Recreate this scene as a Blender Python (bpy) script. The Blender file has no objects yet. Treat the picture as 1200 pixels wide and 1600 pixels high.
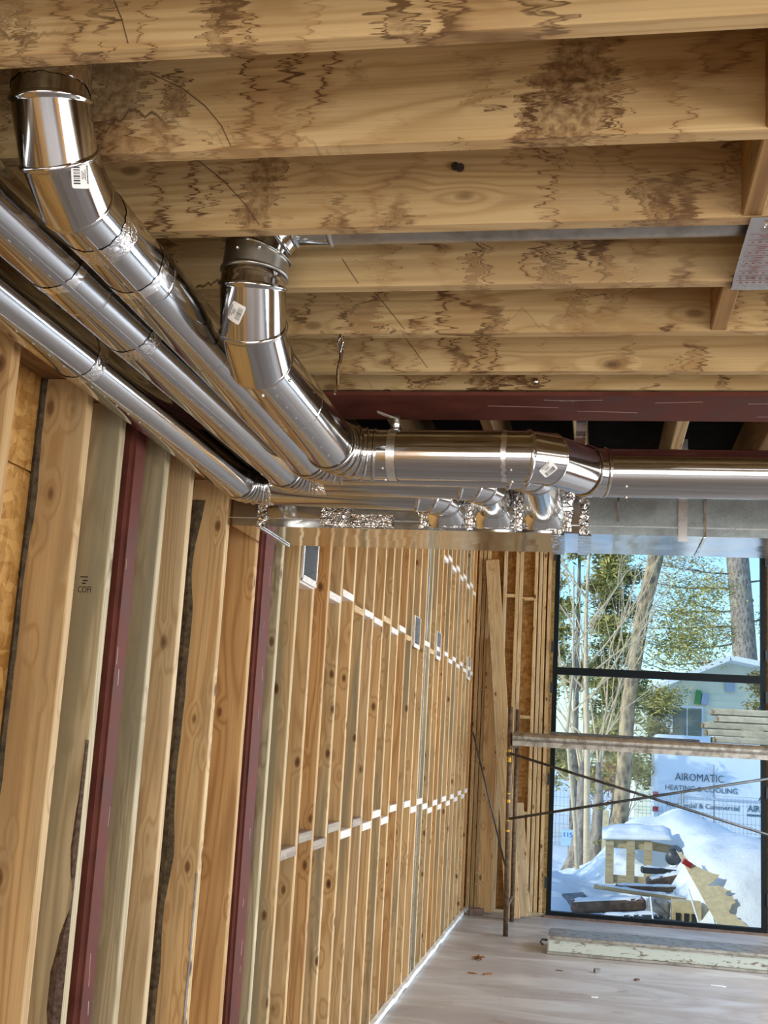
import bpy, bmesh, math, random
from mathutils import Vector, Matrix, Euler, noise as mnoise
random.seed(7)
SC = bpy.context.scene
COL = SC.collection
R = math.radians

# ------------------------------------------------------------------ camera
cam_d = bpy.data.cameras.new('camera')
cam_d.sensor_fit = 'AUTO'; cam_d.sensor_width = 36.0
cam_d.lens = 1814.45 / 1600.0 * 36.0
cam_d.clip_start = 0.05; cam_d.clip_end = 400
cam = bpy.data.objects.new('camera', cam_d); COL.objects.link(cam)
YAW, PITCH, ROLL = -0.18888, 0.187277, 0.0568347
fw = Vector((math.sin(YAW)*math.cos(PITCH), math.cos(YAW)*math.cos(PITCH), math.sin(PITCH)))
r0 = Vector((math.cos(YAW), -math.sin(YAW), 0)); u0 = r0.cross(fw)
r1 = math.cos(ROLL)*r0 + math.sin(ROLL)*u0
u1 = -math.sin(ROLL)*r0 + math.cos(ROLL)*u0
EYE = Vector((0, 0, 1.815))
M = Matrix((r1, u1, -fw)).transposed().to_4x4(); M.translation = EYE
cam.matrix_world = M
SC.camera = cam

# ------------------------------------------------------------------ view, world, sun, added fill
SC.view_settings.view_transform = 'Standard'; SC.view_settings.look = 'None'
SC.view_settings.gamma = 1.0; SC.view_settings.use_curve_mapping = False
SC.view_settings.exposure = 0.0
try:
    SC.cycles.use_denoising = True; SC.cycles.max_bounces = 10; SC.cycles.diffuse_bounces = 4
    SC.cycles.glossy_bounces = 6; SC.cycles.transparent_max_bounces = 12; SC.cycles.caustics_refractive = False
    SC.cycles.sample_clamp_indirect = 6.0
except Exception: pass
W = bpy.data.worlds.new('winter_sky'); SC.world = W; W.use_nodes = True
nt = W.node_tree; nt.nodes.clear()
sky = nt.nodes.new('ShaderNodeTexSky'); sky.sky_type = 'NISHITA'; sky.sun_disc = False
sky.sun_elevation = R(24); sky.sun_rotation = R(-118); sky.air_density = 1.0; sky.dust_density = 0.6; sky.ozone_density = 1.2
bg = nt.nodes.new('ShaderNodeBackground'); bg.inputs['Strength'].default_value = 0.28
wo = nt.nodes.new('ShaderNodeOutputWorld')
tint = nt.nodes.new('ShaderNodeMix'); tint.data_type = 'RGBA'; tint.blend_type = 'MULTIPLY'; tint.inputs[0].default_value = 1.0; tint.inputs[7].default_value = (0.74, 0.92, 1.12, 1)
nt.links.new(sky.outputs[0], tint.inputs[6]); nt.links.new(tint.outputs[2], bg.inputs[0]); nt.links.new(bg.outputs[0], wo.inputs[0])

def light(name, kind, loc, energy, color, direction=None, size=None):
    d = bpy.data.lights.new(name, kind); d.energy = energy; d.color = color
    if size: d.shape = 'RECTANGLE'; d.size, d.size_y = size
    o = bpy.data.objects.new(name, d); COL.objects.link(o); o.location = loc
    if direction is not None: o.rotation_euler = Vector(direction).to_track_quat('-Z', 'Y').to_euler()
    return o
SUN_FROM = Vector((-0.80, -0.42, 0.42))
sun = light('sun', 'SUN', (0, 0, 20), 2.9, (1.0, 0.90, 0.76), -SUN_FROM); sun.data.angle = R(0.6)
light('daylight_right_opening', 'AREA', (4.1, 6.2, 1.95), 300, (0.97, 0.98, 1.0), (-1, 0.02, -0.02), (5.6, 2.7))  # added fill, boosts the daylight from the right side
light('daylight_far_right_opening', 'AREA', (4.1, 11.1, 2.1), 330, (0.86, 0.94, 1.0), (-1, 0.0, -0.1), (2.8, 3.2))  # added fill for the far floor, its opening unseen and invented
light('daylight_front_opening', 'AREA', (0.6, -4.6, 1.5), 215, (1.0, 0.97, 0.92), (0, 1, 0.10), (5.0, 2.2))  # added fill behind the camera, brightens joists and stud faces
light('daylight_side_opening', 'AREA', (4.1, -0.4, 1.45), 150, (1.0, 0.97, 0.92), (-1, 0.25, 0.1), (3.4, 2.0))  # added fill from the near right, its source out of view

# ------------------------------------------------------------------ node helper
class NT:
    def __init__(s, name):
        s.m = bpy.data.materials.new(name); s.m.use_nodes = True
        s.t = s.m.node_tree; s.t.nodes.clear()
        s.out = s.n('ShaderNodeOutputMaterial')
    def n(s, typ, **kw):
        nd = s.t.nodes.new(typ)
        for k, v in kw.items(): setattr(nd, k, v)
        return nd
    def put(s, sock, v):
        if v is None: return
        if isinstance(v, bpy.types.NodeSocket): s.t.links.new(v, sock)
        else:
            if isinstance(v, (tuple, list)) and len(v) == 3 and sock.type == 'RGBA': v = (*v, 1)
            sock.default_value = v
    def math(s, op, a, b=None, clamp=False):
        nd = s.n('ShaderNodeMath', operation=op, use_clamp=clamp); s.put(nd.inputs[0], a); s.put(nd.inputs[1], b); return nd.outputs[0]
    def vmath(s, op, a, b=None):
        nd = s.n('ShaderNodeVectorMath', operation=op); s.put(nd.inputs[0], a); s.put(nd.inputs[1], b); return nd.outputs[0]
    def mix(s, f, a, b, mode='MIX'):
        nd = s.n('ShaderNodeMix', data_type='RGBA', blend_type=mode); s.put(nd.inputs[0], f); s.put(nd.inputs[6], a); s.put(nd.inputs[7], b); return nd.outputs[2]
    def ramp(s, f, lo, hi, a=0.0, b=1.0):
        nd = s.n('ShaderNodeMapRange'); nd.clamp = True
        s.put(nd.inputs[0], f); nd.inputs[1].default_value = lo; nd.inputs[2].default_value = hi
        nd.inputs[3].default_value = a; nd.inputs[4].default_value = b; return nd.outputs[0]
    def noise(s, v, scale=5, detail=2, rough=0.5, dist=0.0, color=False):
        nd = s.n('ShaderNodeTexNoise'); s.put(nd.inputs['Vector'], v); nd.inputs['Scale'].default_value = scale
        nd.inputs['Detail'].default_value = detail; nd.inputs['Roughness'].default_value = rough; nd.inputs['Distortion'].default_value = dist
        return nd.outputs[1 if color else 0]
    def voro(s, v, scale=5, feature='F1', out=0, rnd=1.0):
        nd = s.n('ShaderNodeTexVoronoi', feature=feature); s.put(nd.inputs['Vector'], v); nd.inputs['Scale'].default_value = scale
        nd.inputs['Randomness'].default_value = rnd
        return nd.outputs[out]
    def scale(s, v, xyz): return s.vmath('MULTIPLY', v, xyz)
    def obj(s): return s.n('ShaderNodeTexCoord').outputs['Object']
    def objr(s, k=31.0):
        """object coordinates moved by an offset that belongs to the single object"""
        r = s.n('ShaderNodeObjectInfo').outputs['Random']
        c = s.n('ShaderNodeCombineXYZ')
        s.put(c.inputs[0], s.math('MULTIPLY', r, k)); s.put(c.inputs[1], s.math('MULTIPLY', r, k*2.7)); s.put(c.inputs[2], s.math('MULTIPLY', r, k*1.9))
        return s.vmath('ADD', s.obj(), c.outputs[0]), r
    def bump(s, h, strength=0.3, dist=0.01):
        nd = s.n('ShaderNodeBump'); nd.inputs['Strength'].default_value = strength; nd.inputs['Distance'].default_value = dist
        s.put(nd.inputs['Height'], h); return nd.outputs[0]
    def bsdf(s, color, rough=0.6, metal=0.0, normal=None, spec=0.5, aniso=None, **kw):
        b = s.n('ShaderNodeBsdfPrincipled')
        s.put(b.inputs['Base Color'], color); s.put(b.inputs['Roughness'], rough); s.put(b.inputs['Metallic'], metal)
        s.put(b.inputs['Specular IOR Level'], spec)
        if normal is not None: s.put(b.inputs['Normal'], normal)
        for k, v in kw.items(): s.put(b.inputs[k.replace('_', ' ')], v)
        s.t.links.new(b.outputs[0], s.out.inputs[0]); return s.m

def plain(name, color, rough=0.6, metal=0.0, var=0.12, scale=20, bump=0.0, spec=0.5):
    t = NT(name); v, r = t.objr()
    n = t.noise(v, scale, 4, 0.6)
    dark = tuple(c*(1-var) for c in color); lite = tuple(min(1, c*(1+var)) for c in color)
    c = t.mix(t.ramp(n, 0.3, 0.7), dark, lite)
    return t.bsdf(c, t.ramp(n, 0.3, 0.7, rough*0.85, min(1, rough*1.15)), metal, t.bump(n, bump, 0.01) if bump else None, spec)

def wood(name, light_c, dark_c, stain=0.0, knots=1.0, blue=0.0, rough=0.62, edge_dirt=0.0):
    """sawn softwood, grain along local X: growth rings, fine grain, knots, water stains, blue stain"""
    t = NT(name); v, r = t.objr()
    warp = t.noise(t.scale(v, (3, 8, 8)), 1.0, 2, 0.5, color=True)
    kv = t.scale(t.vmath('ADD', v, t.scale(warp, (0.03, 0.01, 0.01))), (5.0, 10.0, 10.0))
    kd = t.voro(kv, 1.0)
    knot = t.ramp(kd, 0.10, 0.15, 1.0, 0.0); halo = t.ramp(kd, 0.08, 0.40, 1.0, 0.0)
    g = t.noise(t.scale(v, (0.45, 6.5, 6.5)), 1.0, 2, 0.5, 0.5)
    g = t.math('ADD', g, t.math('MULTIPLY', halo, 0.13*knots))
    ring = t.math('SINE', t.math('MULTIPLY', g, 82.0))
    ring = t.ramp(ring, -1, 1)
    ring = t.math('POWER', ring, 2.2)
    fine = t.noise(t.scale(v, (2.5, 190.0, 190.0)), 1.0, 2, 0.6)
    broad = t.noise(t.scale(v, (0.9, 5.0, 5.0)), 1.0, 3, 0.55)
    c = t.mix(t.ramp(broad, 0.3, 0.7), light_c, tuple(0.55*a+0.45*b for a, b in zip(light_c, dark_c)))
    c = t.mix(t.math('MULTIPLY', ring, 0.85), c, dark_c)
    c = t.mix(t.ramp(fine, 0.35, 0.75, 0.0, 0.34), c, tuple(0.7*x for x in dark_c))
    sn = t.n('ShaderNodeSeparateXYZ'); t.put(sn.inputs[0], t.n('ShaderNodeTexCoord').outputs['Normal'])
    face = t.ramp(t.math('ABSOLUTE', sn.outputs[2]), 0.5, 0.9, 1.0, 0.12)
    if blue > 0:
        bn = t.noise(t.scale(v, (0.7, 9.0, 9.0)), 1.0, 4, 0.6, 0.5)
        bm = t.math('MULTIPLY', t.math('MULTIPLY', t.ramp(bn, 0.44, 0.60), blue), face)
        c = t.mix(bm, c, (0.27, 0.25, 0.17))
        bn2 = t.noise(t.scale(v, (1.6, 22.0, 22.0)), 1.0, 5, 0.65, 0.3)
        c = t.mix(t.math('MULTIPLY', t.math('MULTIPLY', t.ramp(bn2, 0.58, 0.70), blue*0.85), face), c, (0.13, 0.115, 0.08))
    if stain > 0:
        jag = t.noise(t.scale(v, (5.0, 95.0, 95.0)), 1.0, 2, 0.65)
        jag2 = t.noise(t.scale(v, (26.0, 26.0, 26.0)), 1.0, 2, 0.6)
        j = t.math('ADD', t.math('MULTIPLY', t.math('SUBTRACT', jag, 0.5), 0.13), t.math('MULTIPLY', t.math('SUBTRACT', jag2, 0.5), 0.05))
        cb = t.n('ShaderNodeCombineXYZ'); t.put(cb.inputs[0], j)
        sv = t.vmath('ADD', v, cb.outputs[0])
        N1 = t.noise(t.scale(sv, (4.8, 4.0, 2.3)), 1.0, 2, 0.55, 0.5)
        N2 = t.noise(t.scale(sv, (8.0, 6.0, 3.6)), 1.0, 3, 0.6, 0.7)
        area = t.ramp(t.noise(t.scale(v, (1.5, 3.0, 3.0)), 1.0, 1), 0.40, 0.56)
        def line(N, c0, w): return t.ramp(t.math('ABSOLUTE', t.math('SUBTRACT', N, c0)), w*0.3, w, 1.0, 0.0)
        inside = t.ramp(N1, 0.545, 0.60)
        c = t.mix(t.math('MULTIPLY', inside, 0.22*stain), c, (0.34, 0.19, 0.075))
        near = t.math('MULTIPLY', t.ramp(t.math('ABSOLUTE', t.math('SUBTRACT', N1, 0.548)), 0.0, 0.05, 1.0, 0.0), 0.50*stain)
        c = t.mix(near, c, (0.30, 0.135, 0.04))
        ins2 = t.math('MULTIPLY', t.ramp(N2, 0.615, 0.66), area)
        c = t.mix(t.math('MULTIPLY', ins2, 0.55*stain), c, (0.22, 0.09, 0.028))
        L = t.math('MAXIMUM', line(N1, 0.548, 0.0125), t.math('MULTIPLY', line(N2, 0.612, 0.019), area), True)
        L = t.math('MAXIMUM', L, t.math('MULTIPLY', line(N2, 0.36, 0.010), area), True)
        # crusted streaks running down the face, and a wavering line along the lower edge
        N3 = t.noise(t.scale(sv, (7.0, 4.0, 1.6)), 1.0, 1, 0.5, 0.2)
        cr = t.math('MULTIPLY', t.ramp(N3, 0.635, 0.66), t.ramp(t.noise(t.scale(v, (60, 90, 60)), 1.0, 3, 0.6), 0.38, 0.62, 0.35, 1.0))
        c = t.mix(t.math('MULTIPLY', cr, 0.85*stain), c, (0.115, 0.047, 0.015))
        L = t.math('MAXIMUM', L, line(N3, 0.637, 0.010), True)
        sx = t.n('ShaderNodeSeparateXYZ'); t.put(sx.inputs[0], t.obj())
        hh = t.math('ADD', sx.outputs[2], 0.1175)
        eh = t.ramp(t.noise(t.scale(v, (4.5, 1.0, 0.0)), 1.0, 5, 0.62), 0.40, 0.72, -0.02, 0.085)
        eL = t.ramp(t.math('ABSOLUTE', t.math('SUBTRACT', hh, eh)), 0.0015, 0.005, 1.0, 0.0)
        below = t.ramp(t.math('SUBTRACT', eh, hh), 0.0, 0.012)
        c = t.mix(t.math('MULTIPLY', t.math('MULTIPLY', below, t.ramp(t.noise(t.scale(v, (2.2, 1.0, 0.0)), 1.0, 1), 0.53, 0.60)), 0.35*stain), c, (0.30, 0.14, 0.045))
        em = t.ramp(t.noise(t.scale(v, (2.2, 1.0, 0.0)), 1.0, 1), 0.53, 0.60)
        eL = t.math('MULTIPLY', eL, em)
        L = t.math('MAXIMUM', L, eL, True)
        L = t.math('MULTIPLY', L, t.ramp(t.noise(t.scale(v, (5, 5, 5)), 1.0, 2), 0.38, 0.56, 0.15, 1.0))
        c = t.mix(t.math('MULTIPLY', L, 0.95*stain, True), c, (0.075, 0.028, 0.010))
        grey = t.ramp(t.noise(t.scale(v, (1.2, 2.0, 5.0)), 1.0, 3, 0.5), 0.50, 0.72)
        c = t.mix(t.math('MULTIPLY', grey, 0.30*stain), c, (0.33, 0.27, 0.19))
    c = t.mix(t.math('MULTIPLY', halo, 0.25*knots), c, tuple(0.75*x for x in dark_c))
    c = t.mix(t.math('MULTIPLY', knot, 0.9*knots), c, (0.115, 0.048, 0.018))
    c = t.mix(t.math('MULTIPLY', t.ramp(kd, 0.05, 0.08, 1.0, 0.0), 0.8*knots), c, (0.03, 0.016, 0.010))
    c = t.mix(t.ramp(r, 0.0, 1.0, 0.0, 0.22), c, tuple(0.8*x for x in dark_c))
    b = t.bump(t.math('ADD', t.math('MULTIPLY', ring, 0.5), fine), 0.12, 0.004)
    return t.bsdf(c, rough, 0.0, b, 0.3)

def steel_sheet(name, color=(0.72, 0.73, 0.74), rough=0.2, wave=0.05, wave_scale=(3, 3, 3), spangle=0.05, grime=0.0):
    t = NT(name); v, r = t.objr()
    sp = t.voro(v, 90, out=1)
    bw = t.n('ShaderNodeRGBToBW'); t.put(bw.inputs[0], sp)
    n = t.noise(v, 14, 4, 0.6)
    c = t.mix(t.math('MULTIPLY', bw.outputs[0], spangle), color, tuple(x*0.6 for x in color))
    if grime: c = t.mix(t.math('MULTIPLY', t.ramp(n, 0.45, 0.7), grime), c, (0.16, 0.14, 0.10))
    w = t.noise(t.scale(v, wave_scale), 1.0, 2, 0.5)
    return t.bsdf(c, t.ramp(n, 0.3, 0.7, rough*0.85, rough*1.2), 1.0, t.bump(w, wave, 0.05))

def foil(name, rough=0.1, scale=55.0, strength=0.7):
    t = NT(name); v, r = t.objr()
    a = t.voro(t.scale(v, (1, 1, 1)), scale, 'DISTANCE_TO_EDGE'); n = t.noise(v, scale*0.8, 4, 0.6, 1.0)
    h = t.math('ADD', t.ramp(a, 0.0, 0.12), n)
    return t.bsdf((0.86, 0.86, 0.86), rough, 1.0, t.bump(h, strength, 0.006))

def osb_mat(name, c1=(0.36, 0.165, 0.035), c2=(0.64, 0.37, 0.12)):
    t = NT(name); v, r = t.objr()
    d = t.noise(v, 9, 3, 0.6, color=True)
    vv = t.vmath('ADD', v, t.scale(d, (0.06, 0.06, 0.06)))
    cell = t.voro(t.scale(vv, (48, 48, 15)), 1.0, out=1); cell2 = t.voro(t.scale(vv, (17, 17, 52)), 1.0, out=1)
    bw = t.n('ShaderNodeRGBToBW'); t.put(bw.inputs[0], cell); bw2 = t.n('ShaderNodeRGBToBW'); t.put(bw2.inputs[0], cell2)
    m = t.math('MULTIPLY', t.math('ADD', bw.outputs[0], bw2.outputs[0]), 0.5)
    g = t.noise(t.scale(vv, (60, 60, 20)), 1.0, 3, 0.6)
    c = t.mix(t.ramp(m, 0.25, 0.75), c1, c2)
    c = t.mix(t.ramp(g, 0.55, 0.75, 0.0, 0.45), c, (0.26, 0.12, 0.03))
    e = t.ramp(t.noise(vv, 40, 4, 0.7), 0.64, 0.72)
    c = t.mix(t.math('MULTIPLY', e, 0.8), c, (0.10, 0.045, 0.015))
    return t.bsdf(c, 0.6, 0.0, t.bump(m, 0.3, 0.006), 0.3)

MAT = {}
MAT['joist'] = wood('stained_joist_wood', (0.68, 0.505, 0.265), (0.47, 0.315, 0.14), 1.0, 0.7)
MAT['stud_tan'] = wood('tan_stud_wood', (0.69, 0.50, 0.265), (0.44, 0.265, 0.11), 0.0, 1.0, 0.35)
MAT['stud_orange'] = wood('orange_stud_wood', (0.64, 0.42, 0.19), (0.37, 0.195, 0.07), 0.0, 1.0, 0.15)
MAT['stud_grey'] = wood('grey_stained_stud_wood', (0.60, 0.50, 0.32), (0.37, 0.29, 0.165), 0.0, 0.9, 0.85)
MAT['stud_mix'] = wood('mottled_stud_wood', (0.66, 0.49, 0.27), (0.39, 0.25, 0.11), 0.0, 1.0, 0.95)
MAT['bridging'] = wood('orange_bridging_wood', (0.42, 0.255, 0.095), (0.22, 0.11, 0.035), 0.0, 0.6, 0.4)
MAT['joist_dark'] = wood('brown_joist_wood', (0.30, 0.17, 0.07), (0.17, 0.09, 0.035), 0.0, 0.8)  # joist wood darkened, the bay's shade is put into its colour
MAT['stud_pale'] = wood('pale_stud_wood', (0.68, 0.52, 0.31), (0.46, 0.30, 0.15), 0.0, 0.7, 0.3)
MAT['block_white'] = wood('pale_block_wood', (0.80, 0.75, 0.72), (0.60, 0.53, 0.47), 0.0, 0.5, 0.1)  # block wood whitened, bright light is put into its colour
MAT['block_grey'] = wood('weathered_block_wood', (0.44, 0.36, 0.30), (0.25, 0.19, 0.15), 0.0, 0.8, 0.4)
MAT['plate_dark'] = wood('brown_plate_wood', (0.30, 0.17, 0.07), (0.17, 0.09, 0.035), 0.0, 0.8)
MAT['pallet'] = wood('weathered_pallet_wood', (0.60, 0.49, 0.30), (0.42, 0.31, 0.17), 0.0, 0.6, 0.2)
MAT['osb'] = osb_mat('strand_board')
MAT['subfloor'] = osb_mat('subfloor_board', (0.40, 0.24, 0.08), (0.55, 0.36, 0.15))
MAT['galv'] = steel_sheet('bright_galvanised_steel', (0.50, 0.505, 0.51), 0.115, 0.02, (4, 1.5, 1.5), 0.05)
MAT['galv_dull'] = steel_sheet('dull_galvanised_steel', (0.50, 0.49, 0.46), 0.33, 0.05, (4, 4, 4), 0.25, 0.5)
MAT['galv_trunk'] = steel_sheet('trunk_galvanised_steel', (0.70, 0.73, 0.74), 0.13, 0.12, (5, 5, 5), 0.10)
MAT['galv_trunk_under'] = steel_sheet('smooth_trunk_steel', (0.74, 0.76, 0.78), 0.10, 0.03, (2.5, 2.5, 2.5), 0.05)
MAT['galv_spangle'] = steel_sheet('spangled_galvanised_steel', (0.42, 0.48, 0.50), 0.38, 0.05, (4, 4, 4), 0.5)
MAT['foil'] = foil('crinkled_foil_tape')
def crinkle(name, rough=0.12):
    t = NT(name); v, r = t.objr(); n = t.noise(v, 38, 3, 0.55, 1.6); m_ = t.noise(v, 9, 2, 0.5)
    return t.bsdf((0.72, 0.72, 0.72), rough, 1.0, t.bump(t.math('ADD', n, m_), 0.42, 0.012))
MAT['crinkle'] = crinkle('crinkled_clear_foil')
MAT['foil_soft'] = foil('smooth_foil_tape', 0.14, 18.0, 0.10)
MAT['strap'] = steel_sheet('hanger_strap_steel', (0.80, 0.82, 0.83), 0.28, 0.02, (6, 6, 6), 0.1)
MAT['red_primer'] = plain('red_oxide_primer', (0.115, 0.032, 0.022), 0.6, 0.0, 0.28, 9, 0.08, 0.14)
MAT['scratch'] = plain('primer_scratch', (0.42, 0.30, 0.28), 0.6)
MAT['bark'] = plain('dark_bark', (0.10, 0.062, 0.045), 0.9, 0, 0.75, 60, 1.0)
MAT['bark_olive'] = plain('olive_bark_edge', (0.085, 0.066, 0.040), 0.9, 0, 0.7, 45, 0.8)
MAT['ink'] = plain('black_ink', (0.02, 0.02, 0.02), 0.7)
MAT['pencil'] = plain('pencil_line', (0.10, 0.06, 0.03), 0.8)
MAT['paper'] = plain('sticker_paper', (0.86, 0.86, 0.86), 0.5, 0, 0.03)
MAT['screw'] = plain('screw_zinc', (0.8, 0.8, 0.8), 0.2, 1.0)
MAT['dark_hole'] = plain('dark_nail', (0.03, 0.025, 0.02), 0.7)
MAT['frame_black'] = plain('black_window_frame', (0.007, 0.010, 0.012), 0.6, 0, 0.2, 20, 0, 0.12)
MAT['white_strip'] = plain('white_membrane', (0.72, 0.74, 0.74), 0.6, 0, 0.2, 8, 0.2)
MAT['rod'] = plain('dark_steel_rod', (0.07, 0.07, 0.07), 0.45, 0.6, 0.5, 12)
MAT['rust'] = plain('rusty_tube', (0.13, 0.085, 0.05), 0.6, 0.4, 0.6, 25)
MAT['yellow'] = plain('yellow_paint', (0.65, 0.38, 0.03), 0.6, 0, 0.5, 60)
MAT['alu_dirty'] = steel_sheet('dirty_aluminium', (0.42, 0.40, 0.36), 0.5, 0.1, (8, 8, 8), 0.2, 0.8)
MAT['leaf_dry'] = plain('dry_leaf', (0.24, 0.11, 0.04), 0.8, 0, 0.4)
MAT['sheet_foil'] = steel_sheet('panning_foil', (0.52, 0.50, 0.50), 0.30, 0.05, (5, 5, 5), 0.03)
MAT['red_print'] = plain('red_print', (0.20, 0.045, 0.04), 0.6)
def glass_mat():
    t = NT('window_glass')
    tr = t.n('ShaderNodeBsdfTransparent'); tr.inputs[0].default_value = (0.90, 0.97, 0.99, 1)
    gl = t.n('ShaderNodeBsdfGlossy'); gl.inputs['Roughness'].default_value = 0.0
    fr = t.n('ShaderNodeFresnel'); fr.inputs[0].default_value = 1.5
    mx = t.n('ShaderNodeMixShader'); t.put(mx.inputs[0], t.math('MULTIPLY', fr.outputs[0], 0.12))
    t.t.links.new(tr.outputs[0], mx.inputs[1]); t.t.links.new(gl.outputs[0], mx.inputs[2]); t.t.links.new(mx.outputs[0], t.out.inputs[0])
    return t.m
MAT['glass'] = glass_mat()
def concrete_mat():
    t = NT('dusty_concrete'); v = t.obj()
    n = t.noise(v, 1.1, 6, 0.62, 0.6); n2 = t.noise(t.scale(v, (0.8, 2.4, 1)), 1.0, 5, 0.6, 0.8); f = t.noise(v, 45, 4, 0.6)
    c = t.mix(t.ramp(n, 0.35, 0.65), (0.29, 0.265, 0.25), (0.39, 0.375, 0.365))
    c = t.mix(t.ramp(n2, 0.48, 0.64, 0, 0.7), c, (0.52, 0.535, 0.54))
    c = t.mix(t.ramp(t.noise(v, 2.3, 5, 0.65, 0.4), 0.60, 0.68, 0, 0.6), c, (0.22, 0.165, 0.115))
    c = t.mix(t.ramp(f, 0.6, 0.75, 0, 0.35), c, (0.2, 0.16, 0.13))
    return t.bsdf(c, t.ramp(n2, 0.4, 0.7, 0.50, 0.28), 0.0, t.bump(f, 0.12, 0.003), 0.5)
MAT['concrete'] = concrete_mat()
def flaky_mat():
    t = NT('flaking_pale_paint'); v = t.obj()
    n = t.noise(t.scale(v, (9, 40, 25)), 1.0, 5, 0.7, 0.6)
    c = t.mix(t.ramp(n, 0.56, 0.62), (0.58, 0.64, 0.57), (0.20, 0.16, 0.12))
    return t.bsdf(c, 0.6, 0.0, t.bump(n, 0.2, 0.004))
MAT['flaky'] = flaky_mat()
def snow_mat():
    t = NT('snow'); v = t.obj()
    n = t.noise(v, 3.0, 6, 0.6); f = t.noise(v, 60, 3, 0.6)
    c = t.mix(t.ramp(n, 0.3, 0.7), (0.80, 0.83, 0.86), (0.90, 0.91, 0.92))
    return t.bsdf(c, 0.7, 0.0, t.bump(t.math('ADD', n, t.math('MULTIPLY', f, 0.15)), 0.5, 0.08), 0.3)
MAT['snow'] = snow_mat()
def barktree(name, a, b):
    t = NT(name); v, r = t.objr()
    n = t.voro(t.scale(v, (9, 9, 4)), 1.0); k = t.noise(v, 14, 5, 0.65)
    c = t.mix(t.ramp(t.math('MULTIPLY', n, k), 0.08, 0.36), b, a)
    return t.bsdf(c, 0.9, 0.0, t.bump(t.math('ADD', n, k), 0.8, 0.05), 0.2)
MAT['bark_pine'] = barktree('rough_pine_bark', (0.50, 0.36, 0.21), (0.15, 0.11, 0.08))
MAT['bark_grey'] = barktree('grey_trunk_bark', (0.40, 0.33, 0.27), (0.22, 0.17, 0.14))
MAT['twig'] = plain('pale_twig', (0.62, 0.47, 0.30), 0.8, 0, 0.2)
MAT['twig_dark'] = plain('dark_twig', (0.19, 0.14, 0.11), 0.8, 0, 0.2)
def leafm(name, a, b):
    t = NT(name); v = t.obj(); n = t.noise(v, 2.5, 3, 0.6)
    return t.bsdf(t.mix(t.ramp(n, 0.35, 0.65), a, b), 0.7, 0.0, None, 0.2)
MAT['needle_green'] = leafm('olive_needles', (0.30, 0.27, 0.075), (0.56, 0.47, 0.16))
MAT['needle_tan'] = leafm('sunlit_tan_needles', (0.55, 0.40, 0.16), (0.30, 0.27, 0.10))  # needles mottled tan and olive
MAT['needle_dark'] = leafm('dark_needles', (0.13, 0.135, 0.055), (0.32, 0.28, 0.10))
MAT['needle_rust'] = leafm('rust_leaves', (0.40, 0.17, 0.06), (0.26, 0.15, 0.08))
MAT['siding'] = plain('pale_green_siding', (0.80, 0.79, 0.62), 0.7, 0, 0.06, 3)
MAT['white_trim'] = plain('white_trim_paint', (0.80, 0.82, 0.84), 0.5, 0, 0.04)
MAT['house_glass'] = plain('dark_house_glass', (0.10, 0.13, 0.13), 0.08, 0, 0.2, 2)
MAT['roof_snow'] = plain('snowy_roof', (0.82, 0.84, 0.86), 0.8)
MAT['van_white'] = plain('van_white_paint', (0.66, 0.72, 0.80), 0.25, 0, 0.03, 2)
MAT['van_grey'] = plain('van_lettering_grey', (0.045, 0.09, 0.13), 0.5)
MAT['van_dark'] = plain('van_dark_trim', (0.05, 0.06, 0.07), 0.4)
MAT['tail_red'] = plain('tail_lamp_red', (0.45, 0.03, 0.03), 0.25)
MAT['tyre'] = plain('tyre_rubber', (0.03, 0.03, 0.03), 0.8)
MAT['fence_wire'] = plain('fence_wire', (0.30, 0.33, 0.36), 0.5, 0.6)
MAT['debris_brown'] = plain('wet_brown_wood', (0.14, 0.088, 0.066), 0.8, 0, 0.5, 12, 0.3)
MAT['debris_grey'] = plain('grey_scrap', (0.20, 0.20, 0.20), 0.7, 0, 0.5, 12, 0.3)
MAT['black_membrane'] = plain('black_membrane', (0.006, 0.006, 0.006), 0.95, 0, 0.2, 9, 0, 0.05)  # matte black that puts the shade of the bay into colour
MAT['tarp_dark'] = plain('dark_tarp', (0.035, 0.04, 0.045), 0.5, 0, 0.4, 9, 0.4)
MAT['black_plastic'] = plain('black_plastic', (0.02, 0.02, 0.022), 0.4)
MAT['ply'] = plain('raw_plywood', (0.62, 0.50, 0.30), 0.75, 0, 0.18, 14, 0.1)
MAT['sign_blue'] = plain('blue_sign', (0.45, 0.62, 0.82), 0.5)
MAT['sign_ink'] = plain('sign_blue_ink', (0.03, 0.13, 0.40), 0.5)
MAT['green_box'] = plain('green_plastic', (0.06, 0.28, 0.07), 0.4)
MAT['grey_box'] = plain('grey_plastic', (0.40, 0.46, 0.58), 0.5)
MAT['deck_green'] = steel_sheet('grey_green_deck_metal', (0.45, 0.50, 0.46), 0.55, 0.1, (6, 6, 6), 0.2, 0.3)
MAT['deck_green'] = plain('grey_green_deck_paint', (0.40, 0.45, 0.41), 0.55, 0.0, 0.25, 15, 0.1)

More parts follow.
